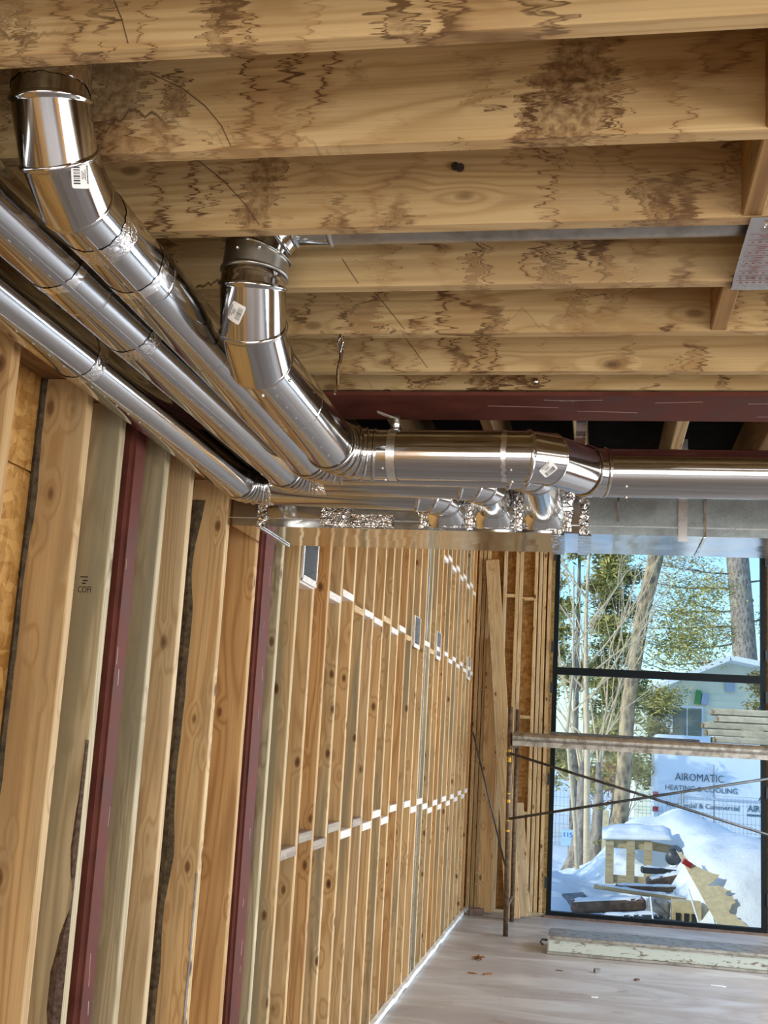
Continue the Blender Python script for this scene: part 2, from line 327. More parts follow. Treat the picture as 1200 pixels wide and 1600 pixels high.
# ------------------------------------------------------------------ object helpers
def link(name, me, mat=None, parent=None, kind=None):
    o = bpy.data.objects.new(name, me); COL.objects.link(o)
    if mat and not me.materials: me.materials.append(MAT[mat])
    if parent is not None: adopt(o, parent)
    if kind: o['kind'] = kind
    return o
def adopt(o, parent):
    o.parent = parent; o.matrix_parent_inverse = parent.matrix_basis.inverted()
def mesh(name, verts, faces, smooth=False):
    me = bpy.data.meshes.new(name); me.from_pydata([tuple(v) for v in verts], [], faces); me.update()
    if smooth: me.polygons.foreach_set('use_smooth', [True]*len(me.polygons))
    return me
def tag(o, label, cat, group=None):
    o['label'] = label; o['category'] = cat
    if group: o['group'] = group
    return o
def thing(name, label, cat, loc=(0, 0, 0), rz=0.0, group=None):
    o = bpy.data.objects.new(name, None); COL.objects.link(o); o.location = loc; o.rotation_euler = (0, 0, rz)
    o.empty_display_size = 0.1
    return tag(o, label, cat, group)
def structure(name, me=None, mat=None):
    o = bpy.data.objects.new(name, me); COL.objects.link(o); o['kind'] = 'structure'
    if me and mat: me.materials.append(MAT[mat])
    return o
class MB:
    """collects shapes into ONE mesh"""
    def __init__(s): s.v = []; s.f = []
    def add(s, verts, faces):
        b = len(s.v); s.v += [Vector(v) for v in verts]; s.f += [tuple(i+b for i in f) for f in faces]; return s
    def box(s, c, d, rot=None):
        c = Vector(c); q = Euler(rot).to_matrix() if rot else None
        vs = []
        for x in (-.5, .5):
            for y in (-.5, .5):
                for z in (-.5, .5):
                    p = Vector((x*d[0], y*d[1], z*d[2]))
                    vs.append(c + (q @ p if q else p))
        return s.add(vs, [(0, 1, 3, 2), (4, 6, 7, 5), (0, 4, 5, 1), (2, 3, 7, 6), (0, 2, 6, 4), (1, 5, 7, 3)])
    def tube(s, pts, radii, n=10, cap=True):
        pts = [Vector(p) for p in pts]; m = len(pts)
        if not hasattr(radii, '__len__'): radii = [radii]*m
        rings = []; up = None
        for i, p in enumerate(pts):
            d = (pts[min(i+1, m-1)] - pts[max(i-1, 0)]).normalized()
            if up is None:
                a = Vector((0, 0, 1)) if abs(d.z) < 0.9 else Vector((1, 0, 0)); up = (a - d*a.dot(d)).normalized()
            else:
                up = (up - d*up.dot(d)).normalized()
            sd = d.cross(up)
            rings.append([p + radii[i]*(math.cos(2*math.pi*k/n)*up + math.sin(2*math.pi*k/n)*sd) for k in range(n)])
        vs = [v for r_ in rings for v in r_]; fs = []
        for i in range(m-1):
            for k in range(n):
                k2 = (k+1) % n; fs.append((i*n+k, i*n+k2, (i+1)*n+k2, (i+1)*n+k))
        if cap: fs.append(tuple(range(n-1, -1, -1))); fs.append(tuple((m-1)*n+k for k in range(n)))
        return s.add(vs, fs)
    def prism(s, poly, depth, axis='y', at=0.0):
        """polygon in the plane normal to axis, pushed out by depth"""
        n = len(poly)
        def P(a, b, d): return {'y': (a, d, b), 'x': (d, a, b), 'z': (a, b, d)}[axis]
        vs = [P(a, b, at) for a, b in poly] + [P(a, b, at+depth) for a, b in poly]
        fs = [tuple(range(n)), tuple(range(2*n-1, n-1, -1))] + [(i, i+n, (i+1) % n + n, (i+1) % n) for i in range(n)]
        return s.add(vs, fs)
    def build(s, name, mat, parent=None, smooth=False, kind=None):
        me = mesh(name, s.v, s.f, smooth)
        bm = bmesh.new(); bm.from_mesh(me); bmesh.ops.recalc_face_normals(bm, faces=bm.faces); bm.to_mesh(me); bm.free()
        return link(name, me, mat, parent, kind)
_cache = {}
def lumber_mesh(L, T, Wd, ch=0.003):
    key = (round(L, 3), round(T, 4), round(Wd, 4))
    if key in _cache: return _cache[key]
    a, b = T/2, Wd/2
    sec = [(-a+ch, -b), (a-ch, -b), (a, -b+ch), (a, b-ch), (a-ch, b), (-a+ch, b), (-a, b-ch), (-a, -b+ch)]
    vs = [(-L/2, y, z) for y, z in sec] + [(L/2, y, z) for y, z in sec]
    fs = [tuple(range(7, -1, -1)), tuple(range(8, 16))] + [(i, (i+1) % 8, (i+1) % 8 + 8, i+8) for i in range(8)]
    _cache[key] = mesh('lumber', vs, fs); return _cache[key]
ROT = {'X': (0, 0, 0), 'Y': (0, 0, math.pi/2), 'Z': (0, -math.pi/2, 0)}
def lumber(name, L, T, Wd, loc, mat, parent=None, axis='X', rot=None, own=False):
    """board: length along local X, thickness local Y, width local Z; material set on the object so alike boards share a mesh"""
    me = lumber_mesh(L, T, Wd)
    o = bpy.data.objects.new(name, me); COL.objects.link(o)
    if not me.materials: me.materials.append(MAT[mat])
    o.material_slots[0].link = 'OBJECT'; o.material_slots[0].material = MAT[mat]
    o.location = loc; o.rotation_euler = rot if rot else ROT[axis]
    if parent is not None: adopt(o, parent)
    return o

# ================================================================== SETTING
XW = -1.353            # room face of the left wall studs
ZJ = 2.78              # underside of the near ceiling joists
YF = 12.95             # room face of the far wall
ZR = 5.4
floor = structure('floor'); fm = MB().box((1.35, 4.05, -0.06), (5.8, 18.1, 0.12)); fo = mesh('floor', fm.v, fm.f); floor.data if False else None
bpy.data.objects.remove(floor); floor = structure('floor', fo, 'concrete')

# --- left wall: sheathing, studs, blocks, plates
m = MB().box((-1.52, 4.05, ZR/2), (0.03, 18.1, ZR))
wall_left = structure('wall_left', mesh('wall_left', m.v, m.f), 'osb')
for y0 in (-1.22, 0.0, 1.22, 2.44, 3.66, 4.88):
    for z0, z1 in ((0.0, 2.437), (2.443, 3.0)):
        MB().box((-1.499, y0+0.61, (z0+z1)/2), (0.012, 1.214, z1-z0)).build('panel', 'osb', wall_left)
near = [(0.62, 'stud_tan'), (0.925, 'stud_orange'), (1.23, 'stud_mix'), (1.535, 'stud_tan'), (1.84, 'stud_tan'), (2.10, 'stud_orange'), (2.399, 'stud_orange'), (2.808, 'stud_tan'), (3.034, 'stud_grey'), (3.393, 'stud_grey'),
        (3.626, 'stud_pale'), (4.037, 'stud_tan'), (4.424, 'stud_orange')]
for y, mt in near:
    lumber('stud', 2.66, 0.038, 0.14, (XW-0.07, y, 0.038+1.33), mt, wall_left, 'Z')
tall = 4.815
ys = [4.815] + [5.10 + 0.3055*i for i in range(26)]
mats = ['stud_grey', 'stud_mix', 'stud_tan', 'stud_orange', 'stud_mix', 'stud_tan', 'stud_mix', 'stud_pale', 'stud_tan', 'stud_mix', 'stud_tan', 'stud_orange', 'stud_mix', 'stud_tan', 'stud_tan']
rng = random.Random(3)
YS = []
for i, y in enumerate(ys):
    yy = y + rng.uniform(-0.008, 0.008); YS.append(yy)
    lumber('stud', 5.2, 0.038, 0.14, (XW-0.07+rng.uniform(-0.003, 0.003), yy, 0.038+2.6), mats[i % len(mats)], wall_left, 'Z')
# galvanised stud in the row
MB().box((XW-0.065, 9.19, 2.6), (0.13, 0.035, 5.1)).build('steel_stud', 'strap', wall_left)
# dark bark left along the edge of two near studs
def wane(y, z0, z1, w0, w1, seed, x_edge, sgn):
    rg = random.Random(seed); n = 46; vs = []; fs = []
    for i in range(n+1):
        t = i/n; z = z0+(z1-z0)*t
        w = (w0+(w1-w0)*t)*(0.75+0.5*mnoise.noise(Vector((z*4.0, seed, 0)))) + 0.003*rg.random()
        pinch = 1-0.92*math.exp(-((z-1.34)/0.06)**2) if seed == 5 else 1
        w = max(0.002, w*pinch)
        for dx, dy in ((0, -0.0005), (w*0.5, -0.006), (w, -0.0005)):
            vs.append((x_edge + sgn*dx, y-0.019+dy, z))
    for i in range(n):
        for k in range(2): a = i*3+k; fs.append((a, a+1, a+4, a+3))
    return mesh('bark_edge', vs, fs)
link('bark_edge', wane(3.034, 0.3, 1.75, 0.075, 0.012, 5, XW, -1), 'bark', wall_left)
link('bark_edge', wane(4.037, 0.1, 2.62, 0.046, 0.046, 9, XW-0.14, 1), 'bark_olive', wall_left)
link('bark_edge', wane(4.037, 0.1, 1.3, 0.010, 0.006, 11, XW, -1), 'debris_grey', wall_left)
link('bark_edge', wane(2.808, 0.9, 2.70, 0.014, 0.028, 13, XW-0.14, 1), 'bark_olive', wall_left)
# plates
for z in (2.719, 2.760):
    lumber('top_plate', 6.0, 0.038, 0.14, (XW-0.07, 1.6, z), 'plate_dark', wall_left, rot=(math.pi/2, 0, math.pi/2))
lumber('bottom_plate', 15.5, 0.038, 0.14, (XW-0.07, 5.2, 0.019), 'stud_grey', wall_left, rot=(math.pi/2, 0, math.pi/2))
# blocks between the tall studs, staggered row by row
def block(i, z, mat, h=0.038, out=0.0):
    y0, y1 = YS[i]+0.019, YS[i+1]-0.019
    lumber('block', y1-y0, 0.14, h, (XW-0.07+out, (y0+y1)/2, z), mat, wall_left, 'Y')
rg = random.Random(21)
for i in range(1, 26):
    if i in (2, 12, 13, 17): pass
    else: block(i, 2.49 + (0.0 if i % 2 else 0.045) + rg.uniform(-.006, .006) - (0.03 if i == 6 else 0), 'stud_tan' if i in (5, 8, 11, 15) else 'block_white', 0.038, 0.003)
    if i not in (11,):
        block(i, 1.255 + (0.0 if i % 2 else 0.05)*(1 if i < 16 else -1) + rg.uniform(-.008, .008), 'block_grey' if i < 5 or i == 6 else 'block_white', 0.045, 0.002)
    if i >= 17: block(i, 3.36 + (0.0 if i % 2 else 0.05), 'block_white', 0.04, 0.003)
# white membrane strip under the bottom plate
mb = MB(); n = 40
for i in range(n):
    y0 = 5.8 + (YF-5.8)*i/n; y1 = 5.8 + (YF-5.8)*(i+1)/n
    mb.box((XW+0.012, (y0+y1)/2, 0.02+0.004*math.sin(i*1.7)), (0.03+0.005*math.sin(i*2.3), y1-y0, 0.036+0.004*math.sin(i*1.1)))
mb.build('baseboard_left', 'white_strip', None)['kind'] = 'structure'
# grade stamp printed on the grey stud
def text(name, body, size, loc, rot, mat, parent=None, extrude=0.0, align='LEFT', sx=1.0):
    c = bpy.data.curves.new(name, 'FONT'); c.body = body; c.size = size; c.extrude = extrude; c.align_x = align; c.resolution_u = 2
    o = bpy.data.objects.new('tmp_text', c); COL.objects.link(o)
    dg = bpy.context.evaluated_depsgraph_get(); me = bpy.data.meshes.new_from_object(o.evaluated_get(dg))
    bpy.data.objects.remove(o); me.materials.clear(); me.name = name
    Mx = Matrix.Translation(loc) @ Euler(rot).to_matrix().to_4x4() @ Matrix.Diagonal((sx, 1, 1, 1))
    me.transform(Mx)
    return link(name, me, mat, parent)
text('grade_stamp', 'COFI', 0.026, (-1.432, 3.0140, 2.150), (math.pi/2, 0, 0), 'ink', wall_left, sx=0.7)
mb = MB()
for k, (x, z, w) in enumerate([(-1.415, 2.176, 0.012), (-1.412, 2.184, 0.015), (-1.416, 2.194, 0.022), (-1.447, 2.155, 0.008), (-1.447, 2.172, 0.008), (-1.447, 2.19, 0.009)]):
    mb.box((x, 3.0144, z), (w, 0.0006, 0.0035))
mb.build('grade_mark', 'ink', wall_left, kind='stuff')

# --- steel posts standing in the left wall
def steel_post(label, yc, wy, depth, x_face, z1):
    t = thing('steel_post', label, 'post', (x_face-depth/2, yc, 0))
    b = bmesh.new(); bmesh.ops.create_cube(b, size=1.0)
    bmesh.ops.scale(b, vec=(depth, wy, z1-0.02), verts=b.verts); bmesh.ops.translate(b, vec=(x_face-depth/2, yc, 0.02+(z1-0.02)/2), verts=b.verts)
    bmesh.ops.bevel(b, geom=[e for e in b.edges if abs((e.verts[0].co-e.verts[1].co).z) > 0.5], offset=0.014, segments=3, affect='EDGES')
    me = bpy.data.meshes.new('column'); b.to_mesh(me); b.free(); link('column', me, 'red_primer', t)
    MB().box((x_face-depth/2, yc, 0.01), (depth+0.03, wy+0.03, 0.02)).build('base_plate', 'red_primer', t)
    rg = random.Random(int(yc*100)); mb = MB()
    for k in range(8):
        z = rg.uniform(0.8, 2.5); mb.box((x_face+0.0006, yc+rg.uniform(-wy*.3, wy*.3), z), (0.0006, rg.uniform(.0015, .004), rg.uniform(.02, .09)), (rg.uniform(-.15, .15), 0, 0))
    mb.build('scratch', 'scratch', t, kind='stuff')
    return t
steel_post('dark red primed steel post nearer the camera between two grey studs', 3.183, 0.10, 0.125, XW-0.004, 2.698)
steel_post('dark red primed steel post under the left end of the duct trunk', 4.615, 0.155, 0.13, XW-0.004, 4.9)

# --- far wall
m = MB()
for x0, x1, z0, z1 in ((-1.5, -0.50, 0, ZR), (-0.50, 1.76, 4.62, ZR), (1.76, 4.2, 0, ZR)):
    m.box(((x0+x1)/2, YF+0.155, (z0+z1)/2), (x1-x0, 0.03, z1-z0))
wall_far = structure('wall_far', mesh('wall_far', m.v, m.f), 'osb')
for xc, mt in ((-1.33, 'stud_tan'), (-1.285, 'stud_orange'), (-1.24, 'stud_tan'), (-1.05, 'stud_pale'), (-0.915, 'stud_tan'), (-0.872, 'stud_pale'), (-0.705, 'stud_tan'), (-0.655, 'stud_pale'), (-0.61, 'stud_tan'), (-0.555, 'stud_tan'), (1.80, 'stud_orange'), (1.845, 'stud_tan'), (2.2, 'stud_tan'), (2.6, 'stud_tan'), (3.0, 'stud_tan')):
    lumber('stud', 5.2, 0.038, 0.14, (xc, YF+0.07, 2.638), mt, wall_far, rot=(0, -math.pi/2, math.pi/2))
lumber('bottom_plate', 0.85, 0.14, 0.036, (-0.94, YF+0.07, 0.019), 'stud_grey', wall_far)
for z in (1.045, 2.065, 3.365):
    for x0, x1 in ((-1.031, -0.934), (-0.853, -0.724)):
        lumber('block', x1-x0, 0.138, 0.038, ((x0+x1)/2, YF+0.072, z+(0.03 if x0 < -1 else 0)), 'stud_tan', wall_far)
lumber('header', 2.4, 0.14, 0.28, (0.63, YF+0.07, 4.48), 'stud_tan', wall_far)
# window in the far wall
WX0, WX1 = -0.495, 1.745
window = structure('window_1')
def bar(name, x0, x1, z0, z1, d=0.09, y=YF+0.03, parent=window, mat='frame_black'):
    return MB().box(((x0+x1)/2, y, (z0+z1)/2), (x1-x0, d, z1-z0)).build(name, mat, parent)
bar('frame_side', WX0, WX0+0.05, 0.0, 4.3); bar('frame_side', WX1-0.05, WX1, 0.0, 4.3)
bar('frame_sill', WX0+0.05, WX1-0.05, 0.0, 0.062); bar('frame_head', WX0+0.05, WX1-0.05, 4.25, 4.3)
bar('mullion', WX0+0.05, WX1-0.05, 2.545, 2.625)
MB().box(((WX0+WX1)/2, YF+0.03, 1.3035), (WX1-WX0-0.1, 0.012, 2.479)).build('pane', 'glass', window)
MB().box(((WX0+WX1)/2, YF+0.03, 3.4375), (WX1-WX0-0.1, 0.012, 1.621)).build('pane', 'glass', window)
for z in (0.35, 1.42, 2.40, 2.84, 3.86):
    for x in (WX0-0.008, WX1+0.008):
        MB().box((x, YF-0.022, z), (0.03, 0.008, 0.12)).build('frame_clip', 'ink', window)
MB().box((0.63, YF-0.03, 0.012), (2.3, 0.03, 0.024)).build('sill_strip', 'debris_brown', window)

# --- other walls and roof: openings let daylight in, far right one added for fill
m = MB()
for y0, y1, z0, z1 in ((-5, -2.4, 0, ZR), (-2.4, 1.6, 2.6, ZR), (1.6, 3.0, 0, ZR), (3.0, 12.6, 3.75, ZR), (3.0, 9.3, 0, 0.5), (12.6, 13.1, 0, ZR)):
    m.box((4.215, (y0+y1)/2, (z0+z1)/2), (0.12, y1-y0, z1-z0))
structure('wall_right', mesh('wall_right', m.v, m.f), 'osb')
m = MB()
for x0, x1, z0, z1 in ((-1.55, -1.2, 0, ZR), (-1.2, 3.4, 2.7, ZR), (3.4, 4.27, 0, ZR)):
    m.box(((x0+x1)/2, -4.97, (z0+z1)/2), (x1-x0, 0.12, z1-z0))
structure('wall_back', mesh('wall_back', m.v, m.f), 'osb')
m = MB().box((1.35, 4.05, ZR+0.06), (6.0, 18.4, 0.12))
structure('roof', mesh('roof', m.v, m.f), 'subfloor')

# --- ceiling: boards on joists, blocking, beam
JW = 0.235
m = MB()
for i in range(9):
    y0 = -5.0 + 1.22*i
    if y0 < 5.4: m.box((1.34, (y0+min(y0+1.216, 5.5))/2, ZJ+JW+0.011), (5.6, min(1.216, 5.5-y0), 0.02))
ceiling = structure('ceiling', mesh('ceiling', m.v, m.f), 'subfloor')
JY = [1.467, 1.770, 2.086, 2.390, 2.695, 2.996]
prev = [1.162, 0.857, 0.552, 0.247, -0.058, -0.36, -0.67, -0.975]
joists = []
for y in JY + prev:
    joists.append(lumber('joist', 5.5, 0.038, JW, (1.34, y, ZJ+JW/2), 'joist', ceiling))
rim = lumber('rim_joist', 5.5, 0.038, 0.215, (1.34, 3.205, ZJ+0.012+0.1075), 'joist', ceiling)
for y0, y1, mt in ((1.486, 1.751, 'bridging'), (1.789, 2.067, 'bridging'), (2.409, 2.676, 'bridging')):
    lumber('bridging', y1-y0, 0.038, JW-0.01, (0.259, (y0+y1)/2, ZJ+JW/2-0.004), mt, ceiling, 'Y')
# joists of the bay beyond the beam, most with shade in their colour
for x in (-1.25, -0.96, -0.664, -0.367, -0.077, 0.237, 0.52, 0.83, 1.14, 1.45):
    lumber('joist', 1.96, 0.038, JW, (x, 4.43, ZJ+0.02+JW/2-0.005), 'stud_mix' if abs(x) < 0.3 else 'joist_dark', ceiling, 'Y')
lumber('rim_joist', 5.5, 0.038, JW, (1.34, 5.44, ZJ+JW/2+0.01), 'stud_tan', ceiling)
MB().box((1.34, 4.43, ZJ+JW-0.012), (5.5, 1.9, 0.02)).build('membrane', 'black_membrane', ceiling)  # black sheet added to stand in for the shade above the bay
# thin dark arcs and nail on the joist faces
def dark_arc(yface, pts, w=0.0014):
    mb = MB()
    for (x0, z0), (x1, z1) in zip(pts, pts[1:]):
        L = math.hypot(x1-x0, z1-z0); a = math.atan2(z1-z0, x1-x0)
        mb.box(((x0+x1)/2, yface-0.0007, (z0+z1)/2), (L+0.001, 0.0006, w), (0, -a, 0))
    mb.build('scribed_line', 'pencil', ceiling)
dark_arc(1.448, [(-0.729, 2.861), (-0.713, 2.828), (-0.699, 2.788)])
dark_arc(1.751, [(-0.797, 2.93), (-0.735, 2.898), (-0.691, 2.863), (-0.659, 2.826), (-0.637, 2.785)])
dark_arc(2.067, [(-0.823, 2.934), (-0.76, 2.884), (-0.709, 2.829), (-0.679, 2.787)])
dark_arc(2.371, [(-0.58, 2.844), (-0.559, 2.813), (-0.54, 2.786)])
dark_arc(2.676, [(-0.567, 2.888), (-0.533, 2.847), (-0.486, 2.789)])
dark_arc(2.977, [(-0.534, 2.871), (-0.506, 2.834), (-0.472, 2.789)])
mb = MB().tube([(-0.283, 2.064, 2.893), (-0.283, 2.058, 2.893)], 0.008, 12); mb.tube([(-0.293, 2.064, 2.897), (-0.293, 2.060, 2.897)], 0.008, 12)
mb.build('nail_hole', 'dark_hole', ceiling, kind='stuff')
MB().tube([(-0.193, 3.186, 2.816), (-0.193, 3.176, 2.816)], [0.012, 0.007], 12).build('bolt_head', 'screw', ceiling, True)

# steel beam carrying the joists
t = thing('steel_beam', 'dark red primed steel beam under the last ceiling joist', 'beam', (1.4, 3.3, 2.772))
MB().box((1.34, 3.305, 2.777), (5.4, 0.262, 0.011)).build('bottom_flange', 'red_primer', t)
MB().box((1.34, 3.305, 2.885), (5.4, 0.010, 0.203)).build('web', 'red_primer', t)
MB().box((1.34, 3.340, 2.995), (5.4, 0.18, 0.011)).build('top_flange', 'red_primer', t)
rg = random.Random(4); mb = MB()
for k in range(10): mb.box((rg.uniform(-.3, .7), rg.uniform(3.2, 3.42), 2.7712), (rg.uniform(.05, .22), 0.0025, 0.0005), (0, 0, rg.uniform(-.12, .12)))
mb.build('scratch', 'scratch', t, kind='stuff')

# panning sheet closing one joist bay
t = thing('panning_sheet', 'silver foil panning sheet with red printing across the joist bay', 'foil sheet', (0.7, 2.24, ZJ))
nx, ny = 30, 10; vs = []; fs = []
for i in range(nx+1):
    for j in range(ny+1):
        x = 0.257+1.3*i/nx; y = 2.064+0.352*j/ny
        z = ZJ-0.004-0.003*math.sin(x*17)*math.sin(math.pi*j/ny) - (0.006 if j == ny-1 else 0) - 0.002*mnoise.noise(Vector((x*20, y*20, 0)))
        vs.append((x, y, z))
for i in range(nx):
    for j in range(ny): a = i*(ny+1)+j; fs.append((a, a+1, a+ny+2, a+ny+1))
sh = link('sheet', mesh('sheet', vs, fs, True), 'sheet_foil', t)
mb = MB()
for k, y in enumerate((2.125, 2.175, 2.225, 2.275, 2.325)):
    zz = ZJ-0.0095
    for (cx, cy, dx, dy) in ((0.30, y, 0.075, 0.0012), (0.30, y+0.026, 0.075, 0.0012), (0.338, y+0.013, 0.0012, 0.026), (0.292, y+0.008, 0.020, 0.003), (0.292, y+0.016, 0.014, 0.002)):
        mb.box((cx, cy, zz), (dx, dy, 0.0004))
    for q in range(6): mb.box((0.272+0.013*q, y+0.036, zz), (0.005, 0.004, 0.0004))
mb.build('printing', 'red_print', t, kind='stuff')
MB().tube([(0.285, 2.087, ZJ-0.008), (0.30, 2.085, ZJ-0.014), (0.315, 2.09, ZJ-0.008)], 0.006, 6).build('torn_tape', 'foil', t)

# ================================================================== DUCTS
NS = 36
def frame(d):
    d = d.normalized(); a = Vector((0, 0, 1)) if abs(d.z) < 0.8 else Vector((0, 1, 0))
    u = (a - d*a.dot(d)).normalized(); return u, d.cross(u)
def ring(p, d, u, v, r, nrm):
    out = []
    for k in range(NS):
        o = r*(math.cos(2*math.pi*k/NS)*u + math.sin(2*math.pi*k/NS)*v)
        out.append(p + o - d*(o.dot(nrm)/d.dot(nrm)))
    return out
def gore(name, p0, p1, r0, parent, mat, n0=None, n1=None, r1=None, bead=0.0045, bead_end=0.0, uref=None, label=None):
    """one sheet-metal sleeve between two mitre planes, with a raised bead at its start"""
    d = (p1-p0).normalized(); L = (p1-p0).length; n0 = n0 or d; n1 = n1 or d; r1 = r1 or r0
    u, v = frame(d)
    if uref is not None: u = (uref - d*uref.dot(d)).normalized(); v = d.cross(u)
    A = ring(p0, d, u, v, r0, n0); B = ring(p1, d, u, v, r1, n1)
    prof = [(0.0, 0.0)]
    if bead: prof += [(0.0025, bead), (0.0065, bead), (0.009, 0.0), (0.0115, 0.0)]
    if bead_end: prof += [(L-0.009, 0.0), (L-0.0065, bead_end), (L-0.0025, bead_end)]
    prof += [(L, 0.0)]
    vs = []; fs = []
    for s_, dr in prof:
        t_ = s_/L
        for k in range(NS):
            rad = math.cos(2*math.pi*k/NS)*u + math.sin(2*math.pi*k/NS)*v
            vs.append(A[k]+(B[k]-A[k])*t_ + rad*dr)
    for i in range(len(prof)-1):
        for k in range(NS):
            k2 = (k+1) % NS; fs.append((i*NS+k, i*NS+k2, (i+1)*NS+k2, (i+1)*NS+k))
    o = link(name, mesh(name, vs, fs, True), mat, parent)
    if label: o['label'] = label
    return o
def elbow_pts(corner, d0, d1, nj, s):
    d0 = d0.normalized(); d1 = d1.normalized(); ang = d0.angle(d1); ax = d0.cross(d1).normalized()
    dirs = [Matrix.Rotation(ang*(k+1)/nj, 3, ax) @ d0 for k in range(nj-1)]
    disp = sum((q*s for q in dirs), Vector())
    D = disp.length/(d0+d1).length
    pts = [corner - d0*D]
    for q in dirs: pts.append(pts[-1] + q*s)
    planes = []; alld = [d0]+dirs+[d1]
    for k in range(nj): planes.append((alld[k]+alld[k+1]).normalized())
    return pts, planes, D
def seam(parent, p0, p1, r, ang, dashes=True):
    """longitudinal lock seam along a pipe, with its row of button marks"""
    d = (p1-p0).normalized(); u, v = frame(d); L = (p1-p0).length
    rad = math.cos(ang)*u + math.sin(ang)*v; tan = d.cross(rad)
    mb = MB()
    def strip(s0, s1, half, off, h):
        a = p0+d*s0; b = p0+d*s1
        vs = [a+rad*(r-0.001)+tan*(off-half), a+rad*(r+h)+tan*(off-half), a+rad*(r+h)+tan*(off+half), a+rad*(r-0.001)+tan*(off+half)]
        vs2 = [q+(b-a) for q in vs]
        mb.add(vs+vs2, [(0, 1, 5, 4), (1, 2, 6, 5), (2, 3, 7, 6), (0, 3, 2, 1), (4, 5, 6, 7)])
    strip(0.012, L-0.012, 0.004, 0.0, 0.0016)
    o = mb.build('lock_seam', 'galv', parent)
    if dashes:
        mb = MB(); s_ = 0.05
        while s_ < L-0.05:
            strip(s_, s_+0.010, 0.0008, 0.009, 0.0005); s_ += 0.075
        mb.build('lock_button', 'galv_dull', parent, kind='stuff')
def tape(parent, p, d, r, w=0.05, mat='foil_soft', seed=0):
    """wrap of foil tape round a joint with a ragged edge"""
    d = d.normalized(); u, v = frame(d); n = 48; vs = []; fs = []; rg = random.Random(seed)
    for j, sgn in enumerate((-1, -0.5, 0.5, 1)):
        for k in range(n):
            a = 2*math.pi*k/n; rad = math.cos(a)*u+math.sin(a)*v
            vs.append(p + d*(sgn*w/2 + (rg.uniform(-.003, .003) if abs(sgn) == 1 else 0)) + rad*(r+0.0009+rg.uniform(0, 0.0006)))
    for j in range(3):
        for k in range(n): k2 = (k+1) % n; fs.append((j*n+k, j*n+k2, (j+1)*n+k2, (j+1)*n+k))
    return link('foil_tape', mesh('foil_tape', vs, fs, True), mat, parent)
def screw_at(parent, p, d, r, ang, s_=0.0):
    u, v = frame(d); rad = math.cos(ang)*u + math.sin(ang)*v; q = p + d.normalized()*s_ + rad*r
    return MB().tube([q-rad*0.001, q+rad*0.0025, q+rad*0.004], [0.004, 0.004, 0.002], 8).build('screw', 'screw', parent, True)
def pipe_run(t, corners, r, elbows, mats='galv', start_bead=0, splits=None, seams=None, radii=None):
    """straight pipes between gored elbows; elbows[i] = (joints, gore length) at corner i+1"""
    splits = splits or {}; seams = seams or {}
    P = [Vector(c) for c in corners]; cur = P[0]; curn = None
    for i in range(1, len(P)):
        d0 = (P[i]-P[i-1]).normalized()
        last = i == len(P)-1
        if not last:
            d1 = (P[i+1]-P[i]).normalized(); pts, pl, D = elbow_pts(P[i], d0, d1, *elbows[i-1])
            end, endn = pts[0], pl[0]
        else: end, endn = P[i], d0
        cuts = [0.0] + list(splits.get(i-1, ())) + [1.0]
        for a, b in zip(cuts, cuts[1:]):
            q0 = cur+(end-cur)*a; q1 = cur+(end-cur)*b
            o = gore('pipe', q0, q1, r, t, mats, curn if a == 0 else None, endn if b == 1 else None, bead=0.0034 if a == 0 and curn else 0.0008)
        if i-1 in seams: seam(o, cur, end, r, seams[i-1])
        if not last:
            ud = d0.cross(d1)
            for k in range(len(pts)-1):
                gore('elbow_gore', pts[k], pts[k+1], r+0.001, t, 'galv', pl[k], pl[k+1])
            cur, curn = pts[-1], pl[-1]
